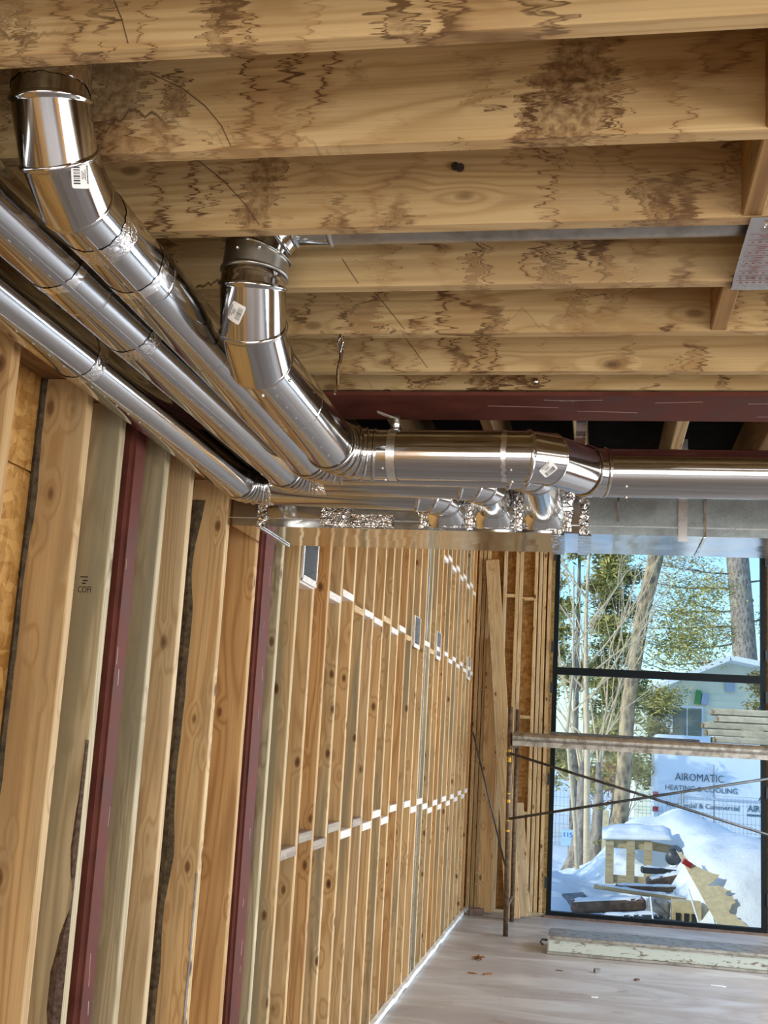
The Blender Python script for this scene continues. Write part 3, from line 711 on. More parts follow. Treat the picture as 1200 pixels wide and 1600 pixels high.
# barcode stickers wrapped on a pipe
def sticker(parent, hit, p, d, r, w, h, twist, flip=False):
    """w along the tilted text direction, h across; the patch follows the round of the pipe"""
    p = Vector(p); d = Vector(d).normalized(); hit = Vector(hit)
    c0 = p + d*((hit-p).dot(d)); rad0 = (hit-c0).normalized(); tan0 = d.cross(rad0)
    ct, st = math.cos(twist), math.sin(twist)
    def P(a, b, lift):
        s_ = a*ct - b*st; q = a*st + b*ct
        th = q/r; rad = rad0*math.cos(th)+tan0*math.sin(th)
        return c0 + d*s_ + rad*(r+lift)
    def patch(mb, a0, a1, b0, b1, lift, n=6, rc=0):
        vs = []; fs = []
        for i in range(n+1):
            for j in range(n+1):
                a = a0+(a1-a0)*i/n; b = b0+(b1-b0)*j/n
                if rc:  # rounded corners
                    ca = (a0+a1)/2; cb = (b0+b1)/2; ha, hb = abs(a1-a0)/2-rc, abs(b1-b0)/2-rc
                    xa, xb = a-ca, b-cb
                    if abs(xa) > ha and abs(xb) > hb:
                        v = Vector((abs(xa)-ha, abs(xb)-hb)); m_ = max(v.x, v.y)
                        if v.length > 1e-9: v = v.normalized()*m_
                        a = ca+math.copysign(ha+v.x, xa); b = cb+math.copysign(hb+v.y, xb)
                vs.append(P(a, b, lift))
        for i in range(n):
            for j in range(n): q = i*(n+1)+j; fs.append((q, q+1, q+n+2, q+n+1))
        mb.add(vs, fs)
    mb = MB(); patch(mb, -w/2, w/2, -h/2, h/2, 0.0012, 10, 0.004)
    o = mb.build('sticker', 'paper', parent); o['label'] = 'white barcode sticker'
    rg = random.Random(int(hit.x*1000)); mb = MB(); x = -w*0.34
    while x < w*0.30:
        bw = rg.choice((0.0008, 0.0012, 0.0018, 0.0024)); patch(mb, x, x+bw, -h*0.40, -h*0.04, 0.0018, 2); x += bw+rg.choice((0.001, 0.0014, 0.002))
    mb.build('barcode', 'ink', o, kind='stuff')
    mb = MB()
    for row, (b, wd) in enumerate(((0.06, 0.30), (0.15, 0.22), (0.24, 0.36), (0.37, 0.62))):
        x = -w*wd/2
        while x < w*wd/2:
            lw = rg.uniform(0.0012, 0.0032); patch(mb, x, x+lw, h*b, h*(b+(0.075 if row == 3 else 0.045)), 0.0018, 1); x += lw+0.0009
    mb.build('print_line', 'ink', o, kind='stuff')

RP = 0.0635
EX = Vector((1, 0, 0)); EY = Vector((0, 1, 0)); EZ = Vector((0, 0, 1))
ZT0, ZT1, YT0, YT1 = 2.53, 2.735, 4.03, 4.455     # trunk
# --- pipe hugging the wall
t1 = thing('round_duct', 'galvanised round duct pipe running tight along the left wall studs', 'duct', (-1.27, 2.4, 2.6))
A, B = Vector((-1.279, 1.25, 2.706)), Vector((-1.236, 3.85, 2.640))
C1 = Vector((-0.545, 3.853, 2.628)); E1 = Vector((-0.545, 4.015, 2.628))
pipe_run(t1, [A, B, C1, E1], RP, [(6, 0.026), (4, 0.042)], splits={0: (0.505,)}, seams={0: R(160)})
d = (B-A).normalized(); tape(t1, A+(B-A)*0.49, d, RP, 0.05, 'crinkle', 1)
tape(t1, B+(C1-B)*0.12, EX, RP, 0.05, 'foil', 2)
# --- second pipe
t2 = thing('round_duct', 'galvanised round duct pipe between the wall pipe and the elbowed pipe', 'duct', (-1.05, 2.2, 2.6))
A, B = Vector((-1.085, 1.05, 2.711)), Vector((-1.02, 3.65, 2.640))
C2 = Vector((-0.375, 3.655, 2.630)); E2 = Vector((-0.375, 4.015, 2.630))
pipe_run(t2, [A, B, C2, E2], RP, [(6, 0.026), (4, 0.042)], splits={0: (0.42, )}, seams={0: R(150)})
d = (B-A).normalized(); tape(t2, A+(B-A)*0.36, d, RP, 0.03, 'foil_soft', 3); tape(t2, A+(B-A)*0.50, d, RP, 0.055, 'crinkle', 31)
tape(t2, B+(C2-B)*0.16, EX, RP, 0.05, 'foil', 4)
# --- third pipe: drops out of the ceiling by the near joists
t3 = thing('round_duct', 'galvanised round duct dropping from the nearest joists through a stickered elbow', 'duct', (-0.9, 1.62, 2.6))
K = Vector((-0.903, 1.617, 2.688)); B = Vector((-0.885, 3.43, 2.626))
C3 = Vector((-0.20, 3.432, 2.622)); E3 = Vector((-0.20, 4.015, 2.622))
dU = Vector((0.035, 0, -1)).normalized()
top = K - dU*0.335
pipe_run(t3, [top, K, B, C3, E3], RP, [(3, 0.088), (6, 0.026), (4, 0.042)], splits={1: (0.19, 0.42)}, seams={1: R(165)})
tape(t3, K-dU*0.17, dU, RP, 0.075, 'crinkle', 5)
d = (B-K).normalized(); tape(t3, K+d*0.21, d, RP, 0.055, 'crinkle', 6); tape(t3, K+d*0.375, d, RP, 0.03, 'foil_soft', 7)
# --- fourth pipe: drops from the bay with the small pipe, turns right and runs over the trunk
R4 = 0.0695
t4 = thing('round_duct', 'widest galvanised duct dropping from a joist bay and turning right across the room', 'duct', (-0.74, 2.24, 2.5))
K = Vector((-0.752, 2.24, 2.612)); B = Vector((-0.722, 3.06, 2.566))
S1, S2, EN = Vector((-0.165, 3.06, 2.566)), Vector((-0.035, 3.28, 2.575)), Vector((2.6, 3.28, 2.575))
top = Vector((-0.738, 2.24, 2.752)); dU = (K-top).normalized()
pipe_run(t4, [top, K, B, S1, S2, EN], R4, [(3, 0.092), (6, 0.030), (2, 0.070), (2, 0.060)], splits={1: (0.44,)}, seams={1: R(150)})
# boot turning from the riser into the joist bay, and the small pipe in the bay
ZB = 2.872
BE = Vector((-0.665, 2.24, ZB)); pts, pl, D = elbow_pts(Vector((-0.735, 2.24, ZB)), EZ, EX, 3, 0.05)
gore('collar', top, pts[0], R4, t4, 'galv_dull', None, pl[0], label='dull grey collar below the joist bay')
rr = [R4, 0.060, 0.051]
for k in range(2): gore('elbow_gore', pts[k], pts[k+1], rr[k], t4, 'galv', pl[k], pl[k+1], rr[k+1])
gore('pipe', pts[-1], Vector((-0.58, 2.24, ZB)), 0.051, t4, 'galv', pl[-1], None)
gore('pipe', Vector((-0.58, 2.24, ZB)), Vector((0.30, 2.24, ZB)), 0.0495, t4, 'galv_dull')
for an in (R(200), R(235), R(160)): screw_at(t4, Vector((-0.735, 2.24, 2.79)), EZ, R4, an)
d4 = (B-K).normalized()
for an in (R(180), R(250), R(120)): screw_at(t4, K+d4*0.155, d4, R4, an)
for an in (R(180), R(225), R(135)): screw_at(t4, B+EX*0.135, EX, R4, an); screw_at(t4, S1-EX*0.075, EX, R4, an); screw_at(t4, S2+EX*0.10, EX, R4, an)
tape(t4, S1-EX*0.095, EX, R4, 0.012, 'strap', 8)
# stickers
sticker(t3, (-0.858, 1.646, 2.685), (-0.904, 1.66, 2.73), (0.035, 0.49, -0.871), RP+0.001, 0.042, 0.031, R(186))
sticker(t4, (-0.759, 2.204, 2.657), (-0.741, 2.24, 2.734), (-0.057, 0.484, -0.873), R4+0.001, 0.042, 0.032, R(25))
sticker(t4, (-0.142, 3.030, 2.524), (-0.204, 3.06, 2.566), (0.86, 0.51, 0.018), R4+0.001, 0.042, 0.036, R(125))
# hanger straps
def ring_strap(parent, p, d, r, w, up_to):
    d = d.normalized(); u, v = frame(d); n = 40; vs = []; fs = []
    for sgn in (-w/2, w/2):
        for k in range(n):
            a = 2*math.pi*k/n; vs.append(p+d*sgn+(math.cos(a)*u+math.sin(a)*v)*(r+0.0022))
    fs = [(k, (k+1) % n, n+(k+1) % n, n+k) for k in range(n)]
    mb = MB().add(vs, fs)
    if up_to: mb.box((p.x, p.y-r*0.2, (p.z+r+up_to)/2), (w, 0.002, up_to-p.z-r+0.004))
    o = mb.build('hanger_strap', 'strap', parent, True); o['label'] = 'flat steel hanger strap'
    return o
ring_strap(t4, Vector((-0.565, 3.06, 2.566)), EX, R4, 0.024, 2.672)
MB().box((-0.585, 3.045, 2.672), (0.065, 0.02, 0.004), (0, 0.35, 0)).build('strap_tail', 'strap', t4)
ring_strap(t4, Vector((-0.062+0.02, 3.28, 2.575)), EX, R4, 0.028, None)
pts_ = [(-0.067, 3.245, 2.64), (-0.066, 3.36, 2.70), (-0.068, 3.462, 2.745), (-0.067, 3.466, 2.785)]
mb = MB()
for a, b in zip(pts_, pts_[1:]):
    a, b = Vector(a), Vector(b); mb.box((a+b)/2, (0.030, 0.002, (b-a).length+0.003), (-math.atan2(b.y-a.y, b.z-a.z), 0, 0))
mb.build('hanger_strap', 'strap', t4)
# loose strap hanging from a joist beside the fourth pipe
pts_ = [(-0.645, 2.683, 2.776), (-0.645, 2.690, 2.72), (-0.648, 2.68, 2.69), (-0.642, 2.66, 2.64), (-0.640, 2.63, 2.61)]
mb = MB().tube(pts_, [0.006, 0.005, 0.004, 0.004, 0.003], 4)
mb.tube([(-0.645, 2.672, 2.776), (-0.638, 2.668, 2.755), (-0.645, 2.683, 2.735), (-0.653, 2.675, 2.755), (-0.645, 2.672, 2.776)], 0.003, 5)
tag(mb.build('loose_strap', 'foil_soft'), 'loose foil strap dangling from a joist beside the widest duct', 'strap')

# --- rectangular trunk
tr = thing('trunk_duct', 'rectangular galvanised trunk duct crossing the room above the window', 'duct', (0.6, 4.24, ZT0))
def trunk(x0, x1, dz=0.0, mat='galv_trunk', tilt=0.0):
    b = bmesh.new(); n = max(2, int((x1-x0)/0.10)); rg = random.Random(int(x0*100))
    sec = [(YT0, ZT0), (YT0, ZT0+0.05), (YT0, ZT1-0.05), (YT0, ZT1), (YT1, ZT1), (YT1, ZT0), (YT1-0.14, ZT0), (YT0+0.14, ZT0)]
    rings = []
    for i in range(n+1):
        x = x0+(x1-x0)*i/n; row = []
        for k, (y, z) in enumerate(sec):
            bul = 0.0
            if 0 < i < n: bul = 0.0022*mnoise.noise(Vector((x*6, k*3.1, x0)))
            yy = y - (bul if k in (1, 2) else 0); zz = z - (bul if k in (6, 7) else 0) + dz + tilt*(y-YT0)
            row.append(b.verts.new((x, yy, zz)))
        rings.append(row)
    for i in range(n):
        for k in range(8): k2 = (k+1) % 8; b.faces.new((rings[i][k], rings[i][k2], rings[i+1][k2], rings[i+1][k]))
    b.faces.new(rings[0]); b.faces.new(list(reversed(rings[-1])))
    bmesh.ops.recalc_face_normals(b, faces=b.faces)
    for f in b.faces: f.smooth = False
    me = bpy.data.meshes.new('trunk_section'); b.to_mesh(me); b.free()
    o = link('trunk_section', me, mat, tr)
    me.materials.append(MAT['galv_trunk_under'])
    for p in me.polygons:
        if p.normal.z < -0.7: p.material_index = 1
    return o
trunk(-1.335, -1.235); trunk(-1.232, -0.155); trunk(-0.152, -0.062); trunk(-0.059, 0.345, mat='galv_spangle'); trunk(0.348, 1.40, mat='galv_spangle'); trunk(1.403, 2.6, mat='galv_spangle')
def cleat(x, w, mat='strap', h0=ZT0-0.003, h1=ZT1):
    mb = MB().box((x, YT0-0.004, (h0+h1)/2), (w, 0.006, h1-h0)); mb.box((x, (YT0+YT1)/2, ZT0-0.004), (w, YT1-YT0, 0.004))
    return mb.build('drive_cleat', mat, tr)
cleat(-1.2335, 0.012, 'strap'); cleat(0.3465, 0.008, 'galv_trunk'); cleat(1.4015, 0.010, 'galv_trunk')
def foil_patch(x, w, seed, z0=ZT0-0.004, z1=ZT1-0.02, lift=0.0):
    rg = random.Random(seed); vs = []; fs = []; n = 14
    for i in range(n+1):
        z = z0+(z1-z0)*i/n
        for j in range(4):
            vs.append((x-w/2+w*j/3+rg.uniform(-.004, .004), YT0-0.0055-lift-rg.uniform(0, .004), z))
    for i in range(n):
        for j in range(3): a = i*4+j; fs.append((a, a+1, a+5, a+4))
    return link('foil_tape', mesh('foil_tape', vs, fs, True), 'foil', tr)
foil_patch(-0.155, 0.035, 1); foil_patch(-0.061, 0.032, 2); foil_patch(-1.222, 0.035, 3)
mb = MB()
for x in (-0.155, -0.061): mb.box((x, (YT0+YT1)/2, ZT0-0.0065), (0.045, YT1-YT0, 0.0015), (0, 0, 0.02))
mb.build('foil_tape', 'foil_soft', tr)
mb = MB().box((0.6, YT0-0.003, ZT0+0.030), (4.0, 0.003, 0.003)); mb.build('hem_crease', 'strap', tr)
o = MB().box((0.272, YT0-0.009, ZT0+0.16), (0.030, 0.003, 0.36)).build('hanger_strap', 'strap', tr); o['label'] = 'flat steel hanger strap'
MB().box((0.055, YT0-0.003, (ZT0+ZT1)/2+0.02), (0.008, 0.003, 0.16)).build('cross_break', 'galv_trunk', tr)
# takeoff boots with crumpled foil on the front of the trunk
for bi, x in enumerate((-0.545, -0.375, -0.20)):
    b = MB(); y0, y1 = YT0-0.052, YT0-0.002; n = 16; zc = 2.632
    sq = []; cr = []
    for k in range(n):
        a = 2*math.pi*(k+0.5)/n; c_, s_ = math.cos(a), math.sin(a); mx_ = max(abs(c_), abs(s_))
        sq.append((x+0.083*c_/mx_, y1, zc+0.093*s_/mx_)); cr.append((x+0.066*c_, y0, zc+0.066*s_))
    b.add(sq+cr, [(k, (k+1) % n, n+(k+1) % n, n+k) for k in range(n)])
    boot = b.build('takeoff_boot', 'galv_trunk', tr, True)
    rg = random.Random(40+bi)
    for side in (-1, 1):
        vs = []; fs = []; m_ = 12
        for i in range(m_+1):
            z = ZT0+0.004+(0.17)*i/m_; wv = 0.018+0.028*i/m_
            for j in range(4):
                vs.append((x+side*0.086+(j/3-0.5)*wv+rg.uniform(-.003, .003), YT0-0.008-0.045*(i/m_)*(1-abs(j/3-0.5))-rg.uniform(0, .005), z))
        for i in range(m_):
            for j in range(3): a = i*4+j; fs.append((a, a+1, a+5, a+4))
        link('foil_tape', mesh('foil_tape', vs, fs, True), 'foil', tr)
    vs = []; fs = []
    for i in range(15):
        xx = x-0.085+0.17*i/14
        for j in range(3): vs.append((xx, YT0-0.006-rg.uniform(0, .006), ZT0+0.012+0.016*j+rg.uniform(-.003, .003)))
    for i in range(14):
        for j in range(2): a = i*3+j; fs.append((a, a+1, a+4, a+3))
    link('foil_tape', mesh('foil_tape', vs, fs, True), 'foil', tr)
foil_patch(-0.945, 0.11, 9, ZT0+0.004, ZT0+0.085, 0.002); foil_patch(-0.81, 0.15, 10, ZT0+0.004, ZT0+0.05, 0.002)

# --- electrical/register boxes set between the studs
def wall_box(i, z0, z1, label):
    y0, y1 = YS[i]+0.022, YS[i+1]-0.022
    t = thing('wall_box', label, 'box', (XW-0.05, (y0+y1)/2, z0))
    mb = MB(); x0, x1 = XW-0.10, XW+0.012
    for yy in (y0+.003, y1-.003): mb.box(((x0+x1)/2, yy, (z0+z1)/2), (x1-x0, 0.005, z1-z0))
    for zz in (z0+.003, z1-.003): mb.box(((x0+x1)/2, (y0+y1)/2, zz), (x1-x0, y1-y0, 0.005))
    mb.build('box_side', 'strap', t); MB().box((x0+.002, (y0+y1)/2, (z0+z1)/2), (0.004, y1-y0, z1-z0)).build('box_back', 'black_plastic', t)  # black back: the shade of the recess is put into its colour
    mb = MB(); mb.box((x1+.001, y0, (z0+z1)/2), (0.004, 0.018, z1-z0)); mb.box((x1+.001, y1, (z0+z1)/2), (0.004, 0.018, z1-z0)); mb.box((x1+.001, (y0+y1)/2, z0), (0.004, y1-y0, 0.03))
    mb.build('box_flange', 'block_white', t)
wall_box(1, 2.49, 2.78, 'galvanised wall box between studs just below the trunk duct')
wall_box(12, 2.46, 2.68, 'narrow galvanised wall box halfway along the stud wall')
wall_box(16, 2.46, 2.68, 'pale galvanised wall box past the steel stud')
wall_box(24, 2.42, 2.64, 'blue grey wall box in the last bay before the corner')

# ================================================================== FAR END OF THE ROOM
# leaning boards against the far wall
def leaning(label, x0, y0, z0, x1, y1, z1, w, th, mat, name='leaning_board', cat='board'):
    a, b = Vector((x0, y0, z0)), Vector((x1, y1, z1)); L = (b-a).length; d = (b-a).normalized()
    sx = Vector((1, 0, 0)); sx = (sx - d*sx.dot(d)).normalized(); n = d.cross(sx)
    me = lumber_mesh(L, th, w); o = bpy.data.objects.new(name, me); COL.objects.link(o)
    if not me.materials: me.materials.append(MAT[mat])
    o.material_slots[0].link = 'OBJECT'; o.material_slots[0].material = MAT[mat]
    Mx = Matrix((d, n, sx)).transposed().to_4x4(); Mx.translation = (a+b)/2; o.matrix_world = Mx
    return tag(o, label, cat)
leaning('long pale board leaning on the far wall beside the window', -0.812, 12.52, 0.02, -1.20, 12.915, 3.78, 0.15, 0.038, 'stud_tan')
leaning('upright wide plank standing against the far wall near the corner', -1.125, 12.80, 0.02, -1.155, 12.925, 2.9, 0.15, 0.03, 'stud_orange')
leaning('short offcut board leaning low on the far wall behind the scaffold post', -0.70, 12.72, 0.02, -0.82, 12.92, 1.15, 0.11, 0.03, 'stud_pale')

# scaffold: end frame, cross braces, deck
sc = thing('scaffold', 'rusty tube scaffold with crossed braces and a deck before the window', 'scaffold', (-0.80, 11.5, 0))
def rod(name, a, b, r, mat, n=8, par=sc): return MB().tube([a, b], r, n).build(name, mat, par, True)
rod('post', (-0.808, 11.5, 0.0), (-0.835, 11.5, 2.13), 0.024, 'rust', 12)
rod('post', (-0.815, 12.42, 0.0), (-0.825, 12.42, 2.13), 0.022, 'rust', 12)
for x in (1.72,):
    rod('post', (x, 11.5, 0), (x, 11.5, 2.13), 0.022, 'rust', 12); rod('post', (x, 12.42, 0), (x, 12.42, 2.13), 0.022, 'rust', 12)
rod('ledger', (-0.833, 11.5, 1.75), (-0.823, 12.42, 1.75), 0.018, 'rust'); rod('ledger', (-0.812, 11.5, 0.25), (-0.816, 12.42, 0.25), 0.018, 'rust')
rod('ledger', (1.72, 11.5, 1.75), (1.72, 12.42, 1.75), 0.018, 'rust')
rod('frame_brace', (-0.838, 11.53, 0.64), (-1.20, 11.56, 1.87), 0.009, 'rod')
rod('cross_brace', (-0.82, 11.46, 1.685), (1.72, 11.46, 1.05), 0.0125, 'rod'); rod('cross_brace', (-0.81, 11.435, 1.075), (1.72, 11.435, 1.63), 0.0125, 'rod')
mb = MB()
for z, dz in ((0.95, 0.02), (1.05, 0.012), (1.22, 0.03), (1.30, 0.012), (1.60, 0.05), (1.70, 0.02)):
    mb.tube([(-0.808-0.0127*z, 11.492, z), (-0.808-0.0127*z, 11.492, z+dz)], 0.0185, 12)
mb.build('paint_mark', 'yellow', sc, True, kind='stuff')
for y in (11.5, 12.42):
    mb = MB(); mb.tube([(-0.80, y-0.02, 1.84), (1.9, y-0.02, 1.84)], 0.050, 14); mb.box((0.55, y-0.02, 1.79), (2.7, 0.07, 0.06)); mb.box((0.55, y+0.02, 1.79), (2.7, 0.05, 0.02))
    mb.build('deck_beam', 'alu_dirty', sc)
MB().box((0.55, 11.96, 1.880), (2.7, 0.86, 0.02)).build('deck_board', 'alu_dirty', sc)
# bar and stacked planks on the deck
o = leaning('dark flat steel bar lying on the scaffold deck', -0.45, 11.50, 1.902, 0.95, 11.53, 1.902, 0.05, 0.022, 'rod', 'steel_bar', 'bar'); 
def ridged_plank(label, x0, y0, z, yaw, seed):
    """pressed metal deck plank: long ridged side, open notched end"""
    rg = random.Random(seed); L, Wd, h = 1.6, 0.46, 0.066; mb = MB()
    mb.box((L/2, Wd/2, h*0.82), (L, Wd, h*0.30)); mb.box((L/2, 0.008, h*0.42), (L-0.02, 0.014, h*0.62)); mb.box((L/2, Wd-0.008, h*0.42), (L-0.02, 0.014, h*0.62))
    for q in range(7): mb.box((-0.004+rg.uniform(-.012, .008), 0.035+0.065*q, h*0.45), (0.05, 0.036, h*0.72))
    for zz in (0.30, 0.60): mb.box((L/2, -0.001, h*zz), (L-0.04, 0.008, 0.006))
    for q in range(3 if seed in (1, 2) else 0): mb.box((0.45+0.42*q, 0.004, 0.004), (0.2, 0.014, 0.012))
    o = mb.build('deck_plank', 'deck_green'); o.location = (x0, y0, z); o.rotation_euler = (0, 0, R(yaw))
    return tag(o, label, 'plank', 'ridged planks stacked on the scaffold deck')
for k, (x, y, yaw, lab) in enumerate(((1.10, 11.62, -4, 'lowest grey green ridged plank in the stack on the scaffold deck'), (1.03, 11.68, -7, 'second ridged plank from the bottom of the scaffold stack'), (1.00, 11.74, -9, 'middle grey green ridged plank in the scaffold stack'), (1.13, 11.70, -6, 'second ridged plank from the top of the scaffold stack'), (1.09, 11.72, -8, 'topmost grey green ridged plank of the stack on the scaffold deck'))):
    ridged_plank(lab, x, y, 1.891+0.0665*k, yaw, k)
# long dirty plank lying on the floor
t = thing('scaffold_plank', 'long dirty pale painted scaffold plank lying on the concrete floor', 'plank', (0.6, 10.8, 0), R(-0.4))
def P_(name, c, d, mat): return MB().box(c, d).build(name, mat, t)
P_('side_web', (1.05, 10.80, 0.077), (2.86, 0.008, 0.11), 'flaky')
P_('bottom_lip', (1.05, 10.782, 0.012), (2.88, 0.05, 0.018), 'alu_dirty')
P_('top_lip', (1.05, 10.79, 0.142), (2.88, 0.035, 0.02), 'alu_dirty'); P_('side_rib', (1.05, 10.794, 0.118), (2.87, 0.012, 0.01), 'alu_dirty')
P_('deck_face', (1.05, 11.03, 0.142), (2.86, 0.44, 0.016), 'alu_dirty'); P_('side_web', (1.05, 11.26, 0.077), (2.86, 0.008, 0.11), 'flaky')
P_('end_cap', (-0.385, 11.03, 0.077), (0.012, 0.46, 0.12), 'alu_dirty')
MB().tube([(-0.39, 10.86, 0.10), (-0.44, 10.85, 0.105), (-0.455, 10.85, 0.08), (-0.43, 10.85, 0.06)], 0.010, 8).build('end_hook', 'rod', t, True)
# litter on the floor
def leaf(label, x, y, s, seed, mat='leaf_dry', name='dry_leaf', cat='leaf'):
    rg = random.Random(seed); vs = [(x, y, 0.008)]; n = 11
    for k in range(n):
        a = 2*math.pi*k/n; r = s*(1.0 if k % 2 else 0.55)*rg.uniform(.8, 1.1); vs.append((x+r*math.cos(a), y+r*math.sin(a), 0.004+rg.uniform(0, s*0.55)))
    o = link(name, mesh(name, vs, [(0, k+1, (k+1) % n+1) for k in range(n)]), mat); o.modifiers.new('thick', 'SOLIDIFY').thickness = 0.002
    return tag(o, label, cat)
leaf('curled brown dry leaf lying on the floor in front of the scaffold post', -0.934, 10.22, 0.065, 1)
def chip(label, x, y, l, w, h, rz, mat, name, cat):
    mb = MB(); mb.prism([(-l/2, -w/2), (l*0.3, -w*0.55), (l/2, 0), (l*0.2, w/2), (-l*0.45, w*0.4)], h, 'z', 0.0005)
    o = mb.build(name, mat); o.location = (x, y, 0); o.rotation_euler = (0, 0, rz); return tag(o, label, cat)
chip('white paper strip on the floor in front of the long plank', 0.98, 10.02, 0.12, 0.028, 0.004, -.1, 'white_trim', 'paper_strip', 'paper')
chip('small dark crumpled lump on the floor before the long plank', 0.04, 10.12, 0.055, 0.05, 0.03, .4, 'debris_grey', 'rubble_lump', 'debris')
chip('flat dark wood chip near the crumpled lump on the floor', 0.35, 9.95, 0.05, 0.03, 0.012, .9, 'debris_brown', 'wood_chip', 'debris')
chip('thin brown splinter on the floor left of the crumpled lump', -0.26, 10.05, 0.06, 0.012, 0.006, -.3, 'debris_brown', 'wood_splinter', 'debris')
chip('brown wood scrap on the floor between the leaf and the left wall', -0.80, 9.62, 0.09, 0.03, 0.01, .6, 'leaf_dry', 'wood_scrap', 'debris')
chip('narrow brown shaving on the floor below the dry leaf', -0.92, 9.60, 0.08, 0.015, 0.008, -.2, 'leaf_dry', 'wood_shaving', 'debris')
chip('small pale chip near the bottom edge of the floor', 0.02, 9.15, 0.05, 0.025, 0.006, .2, 'white_trim', 'pale_chip', 'debris')
chip('reddish dry twig clump at the foot of the corner studs', -1.20, 12.66, 0.16, 0.09, 0.07, .3, 'debris_brown', 'twig_clump', 'debris')

# ================================================================== OUTSIDE
def hgt(x, y):
    h = -0.36 - 0.10*min(1, max(0, (y-16)/6)) 
    h += 0.08*mnoise.noise(Vector((x*0.8, y*0.5, 1))) + 0.055*mnoise.noise(Vector((x*2.6, y*1.8, 4))) + 0.03*mnoise.noise(Vector((x*6, y*5, 8)))
    h += 1.12*math.exp(-((x-1.25)/1.15)**2 - ((y-20.2)/1.5)**2)
    if y > 17.45: h += 0.9*math.exp(-((x-0.55)/0.6)**2-((y-18.6)/0.75)**2)
    # broad snowed-in heap on the right
    e = (x-1.05) - 0.55*max(0.0, 16.5-y)
    s_ = 1/(1+math.exp(-e*7.0)); s2 = 1/(1+math.exp(-(y-15.6)*3.2)); s3 = 1/(1+math.exp((y-19.3)*2.0))
    h += 1.0*s_*s2*s3
    h += 0.33*math.exp(-((x+0.75)/0.6)**2 - ((y-17.5)/1.3)**2)
    return h
vs = []; fs = []; nx, ny = 90, 110; X0, X1, Y0, Y1 = -4.0, 6.0, 13.14, 26.0
for i in range(nx+1):
    for j in range(ny+1):
        x = X0+(X1-X0)*i/nx; y = Y0+(Y1-Y0)*j/ny
        edge = min(1, (y-Y0)/0.6, (Y1-y)/2.0, (x-X0)/1.0, (X1-x)/1.0)
        h = hgt(x, y); vs.append((x, y, h*edge + (-0.50)*(1-edge) + 0.002))
for i in range(nx):
    for j in range(ny): a = i*(ny+1)+j; fs.append((a, a+ny+1, a+ny+2, a+1))
snow = link('snow_heap', mesh('snow_heap', vs, fs, True), 'snow'); snow['kind'] = 'structure'
m = MB().box((0, 70, -0.55), (160, 113.8, 0.1)); o = structure('ground', mesh('ground', m.v, m.f), 'snow')

def clump_mesh(name, centers, n, size, spread, mat, parent, seed):
    rg = random.Random(seed); vs = []; fs = []
    for k in range(n):
        c = rg.choice(centers); s_ = c[1] if len(c) > 1 else spread
        p = Vector(c[0]) + Vector((rg.gauss(0, s_), rg.gauss(0, s_*0.6), rg.gauss(0, s_*0.55)))
        a = Vector((rg.uniform(-1, 1), rg.uniform(-1, 1), rg.uniform(-.6, .5))).normalized(); b = a.cross(Vector((rg.uniform(-1, 1), rg.uniform(-1, 1), rg.uniform(-1, 1)))).normalized()
        l = size*rg.uniform(.6, 1.4); w = l*0.28; i = len(vs)
        vs += [p-a*l, p+b*w, p+a*l, p-b*w]; fs.append((i, i+1, i+2, i+3))
    return link(name, mesh(name, vs, fs), mat, parent, 'stuff')
def branch_mb(start, d, L, r, depth, rg, mb, spread=0.55):
    p = Vector(start); d = Vector(d).normalized(); pts = [p.copy()]; n = 4
    for i in range(n):
        d = (d + Vector((rg.uniform(-.12, .12), rg.uniform(-.12, .12), rg.uniform(-.06, .14)))).normalized(); p = p + d*L/n; pts.append(p.copy())
    mb.tube(pts, [r*(1-0.6*i/n) for i in range(n+1)], 5, False)
    if depth > 0:
        for k in range(3):
            q = pts[rg.randint(1, n)]; dd = (d + Vector((rg.uniform(-1, 1), rg.uniform(-.6, .6), rg.uniform(-.2, .8)))*spread*1.3).normalized()
            branch_mb(q, dd, L*rg.uniform(.5, .75), r*0.5, depth-1, rg, mb, spread)
# big pine trunk
t = thing('pine_tree', 'thick rough barked pine trunk leaning slightly right, behind the snow heap', 'tree', (0.5, 26, -0.5))
MB().tube([(0.46, 26, -0.5), (0.50, 26, 0.0), (0.58, 26, 1.35), (0.64, 26, 2.7), (0.76, 26, 3.5), (0.90, 26, 4.6), (1.18, 26, 5.9), (1.5, 26, 8)], [0.21, 0.175, 0.16, 0.155, 0.15, 0.155, 0.165, 0.15], 18).build('trunk', 'bark_pine', t, True)
clump_mesh('foliage', [((1.7, 26.2, 4.6), .42), ((1.5, 26.1, 3.9), .40), ((2.2, 26.3, 5.2), .4), ((1.35, 26.1, 2.9), .25), ((2.0, 26.2, 4.1), .35)], 5200, 0.05, .4, 'needle_green', t, 3)
# pale saplings
t = thing('sapling', 'pale sunlit bare sapling with fine forking twigs seen through the upper pane', 'tree', (-0.15, 21, -0.45))
rg = random.Random(12); mb = MB()
mb.tube([(-0.13, 21, -0.45), (-0.15, 21, 0.6), (-0.17, 21, 1.9), (-0.22, 21, 3.0), (-0.24, 21, 4.2), (-0.2, 21, 5.6)], [0.06, 0.055, 0.048, 0.04, 0.03, 0.02], 8); mb.build('trunk', 'twig', t, True)
mb = MB()
for z, sx in ((1.5, 1), (1.9, -1), (2.5, 1), (2.7, -1), (3.2, 1), (3.5, -1), (3.9, 1), (4.3, -1), (3.0, 1)): branch_mb((-0.19, 21, z), (sx*rg.uniform(.6, 1.0), rg.uniform(-.3, .3), rg.uniform(.7, 1.1)), rg.uniform(1.1, 1.6), 0.021, 2, rg, mb)
mb.build('branches', 'twig', t)
t = thing('sapling', 'thin crooked sapling with pale twigs left of the forked trunks', 'tree', (-0.42, 20, -0.45)); mb = MB()
